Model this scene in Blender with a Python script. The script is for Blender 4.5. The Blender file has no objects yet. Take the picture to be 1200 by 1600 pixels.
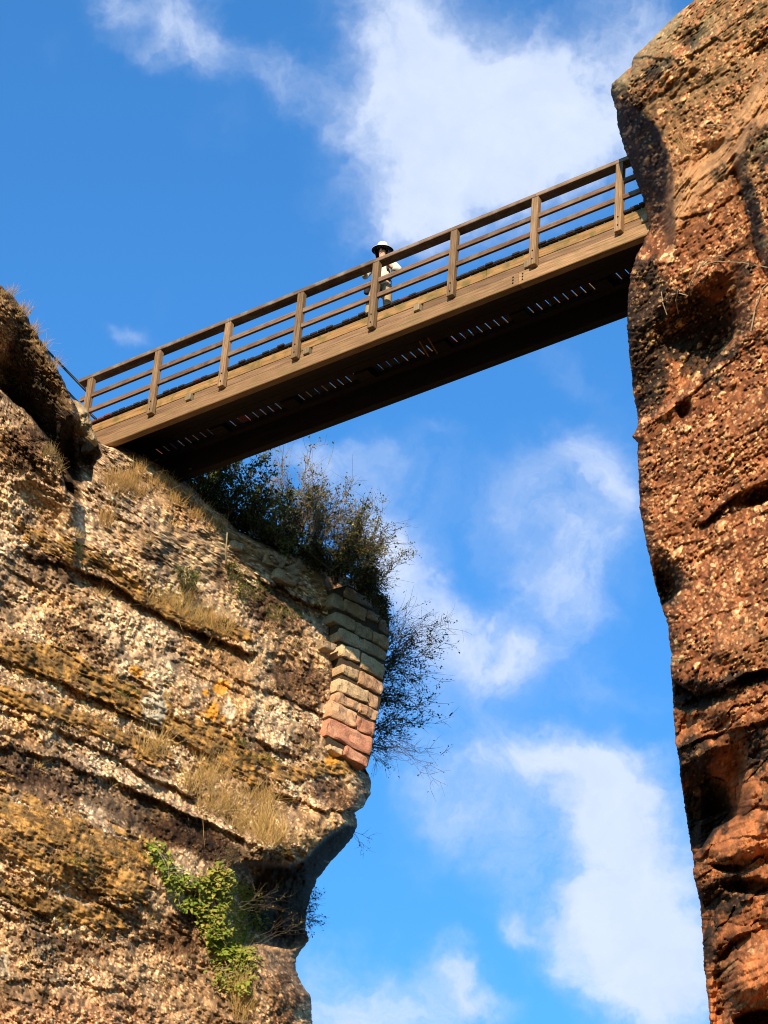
import bpy, bmesh, math, random
import numpy as np
from mathutils import Vector, Matrix

random.seed(7)
rng = np.random.default_rng(7)
scene = bpy.context.scene
COL = scene.collection

# ------------------------------------------------------------------ camera
F, TH, RO = 4248.9, 0.5852, 0.0868
CZ = 1.7
_fw = np.array([0, math.cos(TH), math.sin(TH)])
_r = np.array([1.0, 0, 0])
_u = np.cross(_r, _fw)
CR = math.cos(RO) * _r + math.sin(RO) * _u
CU = -math.sin(RO) * _r + math.cos(RO) * _u
CF = _fw
cam_d = bpy.data.cameras.new('camera')
cam = bpy.data.objects.new('camera', cam_d)
COL.objects.link(cam)
cam_d.sensor_fit = 'HORIZONTAL'
cam_d.sensor_width = 36
cam_d.lens = F * 36 / 1200
cam_d.clip_end = 5000
m = Matrix.Identity(4)
for i in range(3):
    m[i][0] = CR[i]; m[i][1] = CU[i]; m[i][2] = -CF[i]
m[2][3] = CZ
cam.matrix_world = m
scene.camera = cam

# ------------------------------------------------------------------ sun and exposure
SUN_EL, SUN_AZ = math.radians(16), math.radians(13)     # azimuth: to the left of straight behind the viewer
sd = Vector((-math.sin(SUN_AZ) * math.cos(SUN_EL), -math.cos(SUN_AZ) * math.cos(SUN_EL), math.sin(SUN_EL)))
sun_d = bpy.data.lights.new('sun', 'SUN')
sun_d.energy = 5.0
sun_d.angle = math.radians(0.5)
sun_d.color = (1.0, 0.84, 0.60)
sun = bpy.data.objects.new('sun', sun_d)
COL.objects.link(sun)
sun.rotation_euler = sd.to_track_quat('Z', 'Y').to_euler()
scene.view_settings.view_transform = 'Standard'
scene.view_settings.look = 'None'
scene.view_settings.gamma = 1
scene.view_settings.use_curve_mapping = False
scene.view_settings.exposure = 0.55
scene.cycles.filter_width = 1.0

# ------------------------------------------------------------------ sky with clouds (world)
world = bpy.data.worlds.new('World')
scene.world = world
world.use_nodes = True
nt = world.node_tree
nt.nodes.clear()
N = nt.nodes.new
L = nt.links.new

def math_n(op, a, b=None, c=None, clamp=False):
    n = N('ShaderNodeMath'); n.operation = op; n.use_clamp = clamp
    for i, v in enumerate((a, b, c)):
        if v is None: continue
        if isinstance(v, (int, float)): n.inputs[i].default_value = v
        else: L(v, n.inputs[i])
    return n.outputs[0]

def vmath(op, a, b=None):
    n = N('ShaderNodeVectorMath'); n.operation = op
    for i, v in enumerate((a, b)):
        if v is None: continue
        if hasattr(v, 'links') or isinstance(v, bpy.types.NodeSocket): L(v, n.inputs[i])
        else: n.inputs[i].default_value = v
    return n

sky = N('ShaderNodeTexSky')
sky.sky_type = 'NISHITA'
sky.sun_disc = False
sky.sun_elevation = SUN_EL
sky.sun_rotation = math.pi + SUN_AZ
sky.air_density = 1.0; sky.dust_density = 0.3; sky.ozone_density = 2.0
geo = N('ShaderNodeTexCoord')
dirv = geo.outputs['Generated']

def fbm(vec, scale, detail, rough, dist=0.0):
    n = N('ShaderNodeTexNoise'); n.noise_dimensions = '3D'
    n.inputs['Scale'].default_value = scale; n.inputs['Detail'].default_value = detail
    n.inputs['Roughness'].default_value = rough; n.inputs['Distortion'].default_value = dist
    L(vec, n.inputs['Vector'])
    return n
warp = fbm(dirv, 22, 5, 0.6)
w0 = vmath('SUBTRACT', warp.outputs['Color'], (0.5, 0.5, 0.5))
w1 = vmath('SCALE', w0.outputs[0]); w1.inputs['Scale'].default_value = 0.055
dw = vmath('ADD', dirv, w1.outputs[0]).outputs[0]
# bearing of each cloud bank: tangent coordinates about one fixed direction of the sky
dx = vmath('DOT_PRODUCT', dw, tuple(CR)).outputs['Value']
dy = vmath('DOT_PRODUCT', dw, tuple(CU)).outputs['Value']
dz = math_n('MAXIMUM', vmath('DOT_PRODUCT', dw, tuple(CF)).outputs['Value'], 0.05)
q = N('ShaderNodeCombineXYZ')
L(math_n('DIVIDE', dx, dz), q.inputs[0]); L(math_n('DIVIDE', dy, dz), q.inputs[1])
# (x, y, rx, ry, angle of long axis clockwise in degrees, weight)
CLOUDS = [
 (650, 90, 120, 170, 8, 1.0), (690, 240, 110, 130, 20, 1.0), (800, 190, 170, 100, 12, 0.85), (890, 220, 130, 110, 0, 0.7),
 (640, 330, 55, 60, 0, 0.6), (760, 120, 70, 110, -30, 0.6), (840, 90, 40, 110, -25, 0.45), (1010, 40, 100, 60, 25, 0.75), (960, 130, 110, 60, 0, 0.5),
 (800, 280, 200, 50, -15, 0.5),
 (165, 5, 40, 30, 0, 0.6), (270, 40, 80, 55, 30, 0.75), (330, 80, 60, 40, 60, 0.4), (430, 120, 60, 30, 20, 0.4), (350, 200, 60, 45, 0, 0.18),
 (195, 70, 50, 20, 20, 0.22), (90, 80, 30, 30, 0, 0.15), (210, 510, 45, 26, 20, 0.5), (270, 470, 30, 20, 0, 0.12),
 (480, 700, 75, 35, 10, 0.7), (560, 745, 60, 70, 0, 0.4), (640, 880, 55, 95, -25, 0.9), (600, 830, 60, 60, 0, 0.6), (720, 990, 110, 50, 30, 0.75), (800, 1030, 60, 30, 40, 0.45),
 (690, 680, 50, 25, 10, 0.2), (880, 1000, 120, 60, 40, 0.3), (760, 1110, 120, 70, 20, 0.3), (700, 1250, 100, 90, 0, 0.28), (800, 1350, 120, 60, 30, 0.3), (480, 160, 90, 30, 20, .25), (520, 300, 60, 40, 0, .12), (700, 780, 110, 80, 30, 0.22), (880, 560, 90, 35, 30, 0.28),
 (920, 720, 60, 55, 20, 0.6), (960, 790, 70, 110, 10, 0.6), (860, 850, 70, 90, -25, 0.55), (820, 760, 50, 60, 0, 0.3), (900, 920, 60, 60, 0, 0.3),
 (950, 1070, 120, 30, 10, 0.24), (830, 930, 60, 60, 0, 0.25),
 (830, 1185, 110, 40, 5, 0.6), (920, 1205, 100, 60, 15, 0.95), (980, 1300, 110, 90, 40, 1.0), (1030, 1420, 90, 120, -10, 1.0), (950, 1430, 100, 70, 0, 0.85), (1060, 1540, 100, 90, 0, 0.95), (980, 1560, 80, 70, 0, .6),
 (900, 1300, 100, 60, 30, 0.45), 
 (900, 1500, 60, 40, 10, 0.4), (820, 1440, 35, 22, 0, 0.45), (740, 1290, 90, 50, 20, 0.32), (660, 1200, 90, 60, 30, 0.24), (640, 1370, 70, 40, 0, 0.2),
 (530, 1545, 80, 60, 0, 0.75), (620, 1575, 110, 60, 0, 0.8), (710, 1520, 40, 50, -20, 0.6), (740, 1590, 60, 30, 0, 0.5), (600, 1060, 90, 80, 0, 0.25),
]
tot = None
for (x, y, rx, ry, a, w) in CLOUDS:
    mp = N('ShaderNodeMapping'); mp.vector_type = 'TEXTURE'
    mp.inputs['Location'].default_value = ((x - 600) / F, -(y - 800) / F, 0)
    mp.inputs['Rotation'].default_value = (0, 0, math.radians(-a))
    mp.inputs['Scale'].default_value = (rx * 1.3 / F, ry * 1.3 / F, 1)
    L(q.outputs[0], mp.inputs['Vector'])
    d = vmath('DOT_PRODUCT', mp.outputs[0], mp.outputs[0]).outputs['Value']
    e = math_n('MULTIPLY', math_n('POWER', 2.718, math_n('MULTIPLY', d, -1.6)), w)
    tot = e if tot is None else math_n('ADD', tot, e)
# away from that part of the sky the same kind of broken cloud goes on everywhere
front = math_n('GREATER_THAN', vmath('DOT_PRODUCT', dirv, tuple(CF)).outputs['Value'], 0.955)
away = fbm(dirv, 5.0, 3, 0.5)
awayd = math_n('MULTIPLY', math_n('SUBTRACT', away.outputs['Fac'], 0.47), 5.0, clamp=True)
bank = N('ShaderNodeMix'); bank.data_type = 'FLOAT'
L(front, bank.inputs[0]); L(awayd, bank.inputs[2]); L(tot, bank.inputs[3])
fine = fbm(dw, 30, 8, 0.62, 0.6)
det = math_n('MULTIPLY', math_n('SUBTRACT', fine.outputs['Fac'], 0.5), 2.0)
base = math_n('MULTIPLY', det, math_n('ADD', math_n('MULTIPLY', bank.outputs[0], 1.0, clamp=True), 0.1))
dens = math_n('ADD', bank.outputs[0], base)
mr = N('ShaderNodeMapRange'); mr.interpolation_type = 'SMOOTHSTEP'
L(dens, mr.inputs[0]); mr.inputs[1].default_value = 0.03; mr.inputs[2].default_value = 1.5
shade = fbm(dw, 38, 6, 0.55)
cc = N('ShaderNodeMix'); cc.data_type = 'RGBA'
L(shade.outputs['Fac'], cc.inputs[0])
cc.inputs[6].default_value = (7.2, 8.8, 12.2, 1); cc.inputs[7].default_value = (11.2, 12.2, 14.2, 1)
sat = N('ShaderNodeMix'); sat.data_type = 'RGBA'; sat.blend_type = 'MULTIPLY'; sat.inputs[0].default_value = 1
L(sky.outputs[0], sat.inputs[6]); sat.inputs[7].default_value = (0.95, 2.38, 3.55, 1)
mixc = N('ShaderNodeMix'); mixc.data_type = 'RGBA'
L(math_n('MULTIPLY', mr.outputs[0], 0.93), mixc.inputs[0]); L(sat.outputs[2], mixc.inputs[6]); L(cc.outputs[2], mixc.inputs[7])
bg = N('ShaderNodeBackground'); bg.inputs['Strength'].default_value = 0.055
L(mixc.outputs[2], bg.inputs['Color'])
wo = N('ShaderNodeOutputWorld'); L(bg.outputs[0], wo.inputs['Surface'])
world.cycles.sampling_method = 'MANUAL'; world.cycles.sample_map_resolution = 512

# ------------------------------------------------------------------ helpers
def ray(x, y):
    x = np.asarray(x, float); y = np.asarray(y, float)
    return CF + ((x - 600) / F)[..., None] * CR - ((y - 800) / F)[..., None] * CU
def at(x, y, R):
    """world point seen at (x, y) of the photograph, R metres ahead of the viewer"""
    return ray(x, y) * np.asarray(R, float)[..., None] + np.array([0, 0, CZ])
def depth_on_plane(x, y, P, n):
    d = ray(x, y)
    return ((np.asarray(P) - np.array([0, 0, CZ])) @ n) / (d @ n)

def tag(o, label=None, cat=None, group=None, kind=None):
    if label: o['label'] = label
    if cat: o['category'] = cat
    if group: o['group'] = group
    if kind: o['kind'] = kind
    return o
def empty(name, loc, **k):
    o = bpy.data.objects.new(name, None); o.empty_display_size = 0.2
    COL.objects.link(o); o.location = loc
    bpy.context.view_layer.update()
    return tag(o, **k)
def link(name, me, mat=None, parent=None, world_coords=True, **k):
    o = bpy.data.objects.new(name, me); COL.objects.link(o)
    if mat is not None and not me.materials: me.materials.append(mat)
    if parent is not None:
        o.parent = parent
        if world_coords:
            # the parent chain holds only translations
            t = Vector((0, 0, 0)); p = parent
            while p is not None: t += p.location; p = p.parent
            o.location = -t
    return tag(o, **k)
def mesh(name, V, Fc, smooth=False):
    me = bpy.data.meshes.new(name); me.from_pydata([tuple(v) for v in V], [], [tuple(f) for f in Fc]); me.update()
    if smooth: me.shade_smooth()
    return me
def np_mesh(name, V, Q, smooth=False):
    """V (n,3), Q (m,k) index array with k = 3 or 4"""
    me = bpy.data.meshes.new(name); Q = np.asarray(Q); k = Q.shape[1]
    me.vertices.add(len(V)); me.vertices.foreach_set('co', np.asarray(V, np.float32).ravel())
    me.loops.add(Q.size); me.loops.foreach_set('vertex_index', Q.astype(np.int32).ravel())
    me.polygons.add(len(Q)); me.polygons.foreach_set('loop_start', np.arange(0, Q.size, k, dtype=np.int32))
    me.polygons.foreach_set('loop_total', np.full(len(Q), k, np.int32))
    if smooth: me.polygons.foreach_set('use_smooth', np.ones(len(Q), bool))
    me.update(calc_edges=True); me.validate()
    return me
def set_col(me, C, name='col'):
    a = me.color_attributes.new(name, 'FLOAT_COLOR', 'POINT')
    c = np.ones((len(C), 4), np.float32); c[:, :3] = C
    a.data.foreach_set('color', c.ravel())

# ------------------------------------------------------------------ numpy noise
_perm = rng.permutation(4096)
def _h(i, j, k=0):
    return _perm[(_perm[(_perm[i & 4095] + j) & 4095] + k) & 4095]
_G = rng.normal(size=(4096, 3)); _G /= np.linalg.norm(_G, axis=1, keepdims=True)
_RND = rng.random((4096, 4))
def perlin(P):
    i = np.floor(P).astype(np.int64); f = P - i
    u = f * f * f * (f * (f * 6 - 15) + 10)
    r = 0
    for a in (0, 1):
        for b in (0, 1):
            for c in (0, 1):
                g = _G[_h(i[..., 0] + a, i[..., 1] + b, i[..., 2] + c)]
                d = g[..., 0] * (f[..., 0] - a) + g[..., 1] * (f[..., 1] - b) + g[..., 2] * (f[..., 2] - c)
                w = (u[..., 0] if a else 1 - u[..., 0]) * (u[..., 1] if b else 1 - u[..., 1]) * (u[..., 2] if c else 1 - u[..., 2])
                r = r + w * d
    return r * 1.5
def nfbm(P, octs=4, rough=0.5, ridged=False):
    s, a, t = 0, 1.0, 0
    for o in range(octs):
        n = perlin(P * (2.0 ** o) + 17.3 * o)
        if ridged: n = 1 - 2 * np.abs(n)
        s = s + a * n; t += a; a *= rough
    return s / t
def worley(X, Y, seed=0):
    """2-D cells: distance to nearest site, to second nearest, and random values of the cell"""
    i = np.floor(X).astype(np.int64); j = np.floor(Y).astype(np.int64)
    F1 = np.full(X.shape, 9.0); F2 = F1.copy(); ID = np.zeros(X.shape, np.int64)
    for a in (-1, 0, 1):
        for b in (-1, 0, 1):
            h = _h(i + a, j + b, seed); r = _RND[h]
            d = np.hypot(i + a + r[..., 0] - X, j + b + r[..., 1] - Y)
            n1 = d < F1
            F2 = np.where(n1, F1, np.minimum(F2, d)); F1 = np.where(n1, d, F1); ID = np.where(n1, h, ID)
    return F1, F2, _RND[ID][..., 2], _RND[ID][..., 3]
def ss(a, b, x):
    t = np.clip((x - a) / (b - a), 0, 1); return t * t * (3 - 2 * t)
def lerp(a, b, t):
    t = t[..., None] if np.ndim(a) and np.shape(a)[-1] == 3 and np.ndim(t) else t
    return a + (b - a) * t
def C3(*c): return np.array(c, float)

# ------------------------------------------------------------------ materials
def new_mat(name):
    mt = bpy.data.materials.new(name); mt.use_nodes = True
    t = mt.node_tree; b = t.nodes['Principled BSDF']
    return mt, t, b
def simple_mat(name, c, rough=0.7, metal=0.0, var=0.25, scale=30, bump=0.0, spec=0.3):
    mt, t, b = new_mat(name)
    tc = t.nodes.new('ShaderNodeTexCoord'); nz = t.nodes.new('ShaderNodeTexNoise')
    nz.inputs['Scale'].default_value = scale; nz.inputs['Detail'].default_value = 5
    t.links.new(tc.outputs['Object'], nz.inputs['Vector'])
    mr = t.nodes.new('ShaderNodeMapRange'); mr.inputs[1].default_value = 0.3; mr.inputs[2].default_value = 0.7
    mr.inputs[3].default_value = 1 - var; mr.inputs[4].default_value = 1 + var
    t.links.new(nz.outputs[0], mr.inputs[0])
    mx = t.nodes.new('ShaderNodeMix'); mx.data_type = 'RGBA'; mx.blend_type = 'MULTIPLY'; mx.inputs[0].default_value = 1
    mx.inputs[6].default_value = (*c, 1); t.links.new(mr.outputs[0], mx.inputs[7])
    t.links.new(mx.outputs[2], b.inputs['Base Color'])
    b.inputs['Roughness'].default_value = rough; b.inputs['Metallic'].default_value = metal
    b.inputs['Specular IOR Level'].default_value = spec
    if bump:
        bp = t.nodes.new('ShaderNodeBump'); bp.inputs['Strength'].default_value = bump; bp.inputs['Distance'].default_value = 0.01
        t.links.new(nz.outputs[0], bp.inputs['Height']); t.links.new(bp.outputs[0], b.inputs['Normal'])
    return mt
def attr_mat(name, rough=0.95, scale=60, var=0.3, bump=0.5, dist=0.01, trans=0.0):
    """surface colour from the mesh's own mineral / leaf colours, broken up by fine grain"""
    mt, t, b = new_mat(name)
    at_ = t.nodes.new('ShaderNodeAttribute'); at_.attribute_name = 'col'
    tc = t.nodes.new('ShaderNodeTexCoord'); nz = t.nodes.new('ShaderNodeTexNoise')
    nz.inputs['Scale'].default_value = scale; nz.inputs['Detail'].default_value = 4; nz.inputs['Roughness'].default_value = 0.7
    t.links.new(tc.outputs['Object'], nz.inputs['Vector'])
    mr = t.nodes.new('ShaderNodeMapRange'); mr.inputs[1].default_value = 0.3; mr.inputs[2].default_value = 0.7
    mr.inputs[3].default_value = 1 - var; mr.inputs[4].default_value = 1 + var
    t.links.new(nz.outputs[0], mr.inputs[0])
    mx = t.nodes.new('ShaderNodeMix'); mx.data_type = 'RGBA'; mx.blend_type = 'MULTIPLY'; mx.inputs[0].default_value = 1
    t.links.new(at_.outputs['Color'], mx.inputs[6]); t.links.new(mr.outputs[0], mx.inputs[7])
    t.links.new(mx.outputs[2], b.inputs['Base Color'])
    b.inputs['Roughness'].default_value = rough; b.inputs['Specular IOR Level'].default_value = 0.15
    if bump:
        bp = t.nodes.new('ShaderNodeBump'); bp.inputs['Strength'].default_value = bump; bp.inputs['Distance'].default_value = dist
        t.links.new(nz.outputs[0], bp.inputs['Height']); t.links.new(bp.outputs[0], b.inputs['Normal'])
    if trans:
        tr = t.nodes.new('ShaderNodeBsdfTranslucent'); t.links.new(mx.outputs[2], tr.inputs[0])
        ms = t.nodes.new('ShaderNodeMixShader'); ms.inputs[0].default_value = trans
        out = t.nodes['Material Output']
        t.links.new(b.outputs[0], ms.inputs[1]); t.links.new(tr.outputs[0], ms.inputs[2]); t.links.new(ms.outputs[0], out.inputs[0])
    return mt
def wood_mat(name, ca, cb, axis, grain=60, rough=0.75, stain=None, stain_amt=0.5):
    """weathered timber: grain stretched along the bridge axis (or straight up for posts)"""
    mt, t, b = new_mat(name); nn = t.nodes.new; ll = t.links.new
    tc = nn('ShaderNodeTexCoord'); oi = nn('ShaderNodeObjectInfo')
    mp = nn('ShaderNodeMapping')
    if axis == 'b': mp.vector_type = 'TEXTURE'; mp.inputs['Rotation'].default_value = (0, 0, -YAW); mp.inputs['Scale'].default_value = (22, 1, 1)
    elif axis == 'n': mp.vector_type = 'TEXTURE'; mp.inputs['Rotation'].default_value = (0, 0, -YAW); mp.inputs['Scale'].default_value = (1, 18, 1)
    else: mp.inputs['Scale'].default_value = (1, 1, 0.05)
    ad = nn('ShaderNodeVectorMath'); ad.operation = 'ADD'
    ll(tc.outputs['Object'], mp.inputs[0]); ll(mp.outputs[0], ad.inputs[0])
    sc = nn('ShaderNodeVectorMath'); sc.operation = 'SCALE'; sc.inputs[0].default_value = (7, 3, 11); ll(oi.outputs['Random'], sc.inputs['Scale']); ll(sc.outputs[0], ad.inputs[1])
    g = nn('ShaderNodeTexNoise'); g.inputs['Scale'].default_value = grain; g.inputs['Detail'].default_value = 6; g.inputs['Roughness'].default_value = 0.65
    ll(ad.outputs[0], g.inputs['Vector'])
    g2 = nn('ShaderNodeTexNoise'); g2.inputs['Scale'].default_value = 5; g2.inputs['Detail'].default_value = 4; ll(tc.outputs['Object'], g2.inputs['Vector'])
    r = nn('ShaderNodeValToRGB'); r.color_ramp.elements[0].position = 0.32; r.color_ramp.elements[1].position = 0.68
    r.color_ramp.elements[0].color = (*ca, 1); r.color_ramp.elements[1].color = (*cb, 1)
    ll(g.outputs[0], r.inputs[0])
    mv = nn('ShaderNodeMapRange'); mv.inputs[3].default_value = 0.75; mv.inputs[4].default_value = 1.25; ll(oi.outputs['Random'], mv.inputs[0])
    mx = nn('ShaderNodeMix'); mx.data_type = 'RGBA'; mx.blend_type = 'MULTIPLY'; mx.inputs[0].default_value = 1
    ll(r.outputs[0], mx.inputs[6]); ll(mv.outputs[0], mx.inputs[7])
    last = mx.outputs[2]
    if stain:
        sr = nn('ShaderNodeMapRange'); sr.inputs[1].default_value = 0.48; sr.inputs[2].default_value = 0.66; sr.inputs[4].default_value = stain_amt
        ll(g2.outputs[0], sr.inputs[0])
        m2 = nn('ShaderNodeMix'); m2.data_type = 'RGBA'; ll(sr.outputs[0], m2.inputs[0]); ll(last, m2.inputs[6]); m2.inputs[7].default_value = (*stain, 1)
        last = m2.outputs[2]
    ll(last, b.inputs['Base Color']); b.inputs['Roughness'].default_value = rough; b.inputs['Specular IOR Level'].default_value = 0.2
    bp = nn('ShaderNodeBump'); bp.inputs['Strength'].default_value = 0.6; bp.inputs['Distance'].default_value = 0.006
    ll(g.outputs[0], bp.inputs['Height']); ll(bp.outputs[0], b.inputs['Normal'])
    return mt

# bridge frame
BO = np.array([-5.642, 40.933, 29.524 + CZ]); YAW = 0.6802; SP = 1.6487
Bb = np.array([math.cos(YAW), -math.sin(YAW), 0]); Bn = np.array([-math.sin(YAW), -math.cos(YAW), 0]); Bz = np.array([0, 0, 1.0])
def bp3(s, o, z): return BO + Bb * s + Bn * o + Bz * z

# ------------------------------------------------------------------ ground
me = mesh('ground', [(-3000, -3000, 0), (3000, -3000, 0), (3000, 3000, 0), (-3000, 3000, 0)], [(0, 1, 2, 3)])
gm = simple_mat('forest_floor', (0.035, 0.04, 0.018), 0.95, var=0.5, scale=0.6)
link('ground', me, gm, kind='structure', label='dark wooded ground far below the footbridge')

# ------------------------------------------------------------------ rocks
rock_mat = attr_mat('conglomerate_rock', scale=45, var=0.28, bump=0.6, dist=0.012)

def yseq(y0, y1, step, top, bot):
    """rows: fine inside the frame, coarser beyond"""
    mid = np.arange(y0, y1 + step, step)
    up = y0 - np.geomspace(6, max(y0 - top, 7), 14)[::-1] if top < y0 - 6 else np.array([])
    dn = y1 + np.geomspace(6, bot - y1, 34)
    return np.concatenate([up, mid, dn])

def build_rock(name, edge, far_x, ys, M, plane, relief, colour, side, back=6.0, jitter=2.0, parent=None, **k):
    """A rock face between its free edge and the part outside the frame. The face stands on an upright plane,
    carved by relief (metres, + is deeper); the flank runs back from the free edge and a rear wall closes it."""
    P, n = plane
    ex = np.interp(ys, [e[1] for e in edge], [e[0] for e in edge])
    jn = nfbm(np.stack([ys * 0.03, ys * 0 + 3.1, ys * 0 + side * 5], -1), 5, 0.62) * jitter * 2.2 + nfbm(np.stack([ys * 0.16, ys * 0 + 7.1, ys * 0 + side], -1), 3, 0.7) * jitter * 1.6
    ex = ex + jn * k.pop('jmask', lambda y: 1.0)(ys)
    t = np.linspace(0, 1, M)
    X = ex[:, None] + (far_x - ex[:, None]) * t[None, :]
    Y = np.repeat(ys[:, None], M, 1)
    ext = far_x + np.sign(far_x - 600) * np.array([25, 80, 180, 350])
    X = np.concatenate([X, np.repeat(ext[None], len(ys), 0)], 1); Y = np.concatenate([Y, np.repeat(ys[:, None], 4, 1)], 1)
    R0 = depth_on_plane(X, Y, P, n)
    P0 = at(X, Y, R0)
    E = np.abs(X - ex[:, None])
    rel, aux = relief(X, Y, E, P0)
    R = R0 + rel
    PT = at(X, Y, R)
    Cc = colour(X, Y, E, P0, rel, aux)
    # flank and rear wall
    s = -1 if side > 0 else 1
    fl = []; dxs = [0.6, 1.5, 3, 5, 8, 12, 18, 26, 38, 55]; dR = [.1, .22, .4, .65, 1.0, 1.5, 2.1, 2.9, 3.9, back]
    for a, b in zip(dxs, dR):
        xx = ex + side * a
        nz = nfbm(np.stack([ys * 0.05, ys * 0 + a, ys * 0], -1), 4, 0.6) * 0.3 * min(1, a / 8)
        fl.append(at(xx, ys + a * 0.25, R[:, 0] + b + nz))
    rear = at(X[:, -1], ys, np.maximum(R[:, 0] + back, R[:, -1] + back * 0.7))
    FL = np.stack(fl[::-1], 1)
    G = np.concatenate([rear[:, None], FL, PT], 1)
    CG = np.concatenate([np.concatenate([Cc[:, 22:23], Cc[:, 10:0:-1]], 1), Cc], 1)
    nr, nc = G.shape[:2]
    idx = np.arange(nr * nc).reshape(nr, nc)
    Q = np.stack([idx[:-1, :-1], idx[1:, :-1], idx[1:, 1:], idx[:-1, 1:]], -1).reshape(-1, 4)
    cl = np.stack([idx[:-1, -1], idx[1:, -1], idx[1:, 0], idx[:-1, 0]], -1)
    Q = np.concatenate([Q, cl])
    if side < 0: Q = Q[:, ::-1]
    me = np_mesh(name, G.reshape(-1, 3), Q)
    set_col(me, CG.reshape(-1, 3))
    o = link(name, me, rock_mat, parent, **k)
    def look(x, y):
        """depth of the finished face at a point of the photograph"""
        i = int(np.clip(np.searchsorted(ys, y), 1, len(ys) - 1)); j = int(np.argmin(np.abs(X[i] - x)))
        return float(R[i, j])
    return o, look

def seg_y(X, pts):
    xs = [p[0] for p in pts]; yy = [p[1] for p in pts]
    return np.interp(X, xs, yy), ss(xs[0] - 25, xs[0] + 10, X) * (1 - ss(xs[-1] - 10, xs[-1] + 25, X))
def blob(X, Y, x, y, rx, ry, a=0, p=1.0):
    c, s_ = math.cos(math.radians(a)), math.sin(math.radians(a))
    u = ((X - x) * c + (Y - y) * s_) / rx; v = (-(X - x) * s_ + (Y - y) * c) / ry
    return np.exp(-(u * u + v * v) ** p)

def pebbles(U, Z, size, seed, keep=0.75):
    F1, F2, r1, r2 = worley(U / size, Z / size, seed)
    rad = 0.28 + 0.4 * r1
    dome = np.sqrt(np.clip(1 - (F1 / rad) ** 2, 0, 1)) * (r2 < keep)
    return dome, r1, r2, F2 - F1

# ---- left cliff
LY = math.radians(40)
ld = np.array([math.cos(LY), math.sin(LY), 0]); ln = np.array([math.sin(LY), -math.cos(LY), 0])
LP = bp3(0.9, -0.6, -1.75)
L_EDGE = [(-400, -100), (-290, 200), (-150, 330), (-20, 428), (0, 445), (22, 465), (44, 495), (62, 530), (82, 562), (97, 590), (112, 622), (122, 640), (138, 655), (150, 686), (168, 689), (200, 700),
          (245, 724), (295, 756), (345, 800), (375, 830), (430, 852), (500, 880), (556, 908), (592, 940), (600, 965), (600, 1000), (592, 1050),
          (582, 1130), (572, 1185), (571, 1203), (579, 1216), (579, 1240), (566, 1262), (554, 1270), (559, 1287), (552, 1306), (532, 1330), (512, 1352), (497, 1372),
          (486, 1398), (480, 1420), (477, 1445), (482, 1470), (472, 1482), (462, 1500), (461, 1515), (470, 1535), (485, 1555), (488, 1600), (492, 1700), (520, 2000), (560, 2600), (600, 3900)]
WALL_L = [(505, 890), (520, 955), (528, 1040), (513, 1110), (512, 1158), (540, 1185), (572, 1205)]
def in_wall(X, Y):
    xl = np.interp(Y, [p[1] for p in WALL_L], [p[0] for p in WALL_L])
    lo = np.interp(X, [505, 575], [1150, 1208])
    return ss(-3, 3, X - xl) * ss(888, 896, Y) * (1 - ss(-2, 4, Y - lo))
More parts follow.
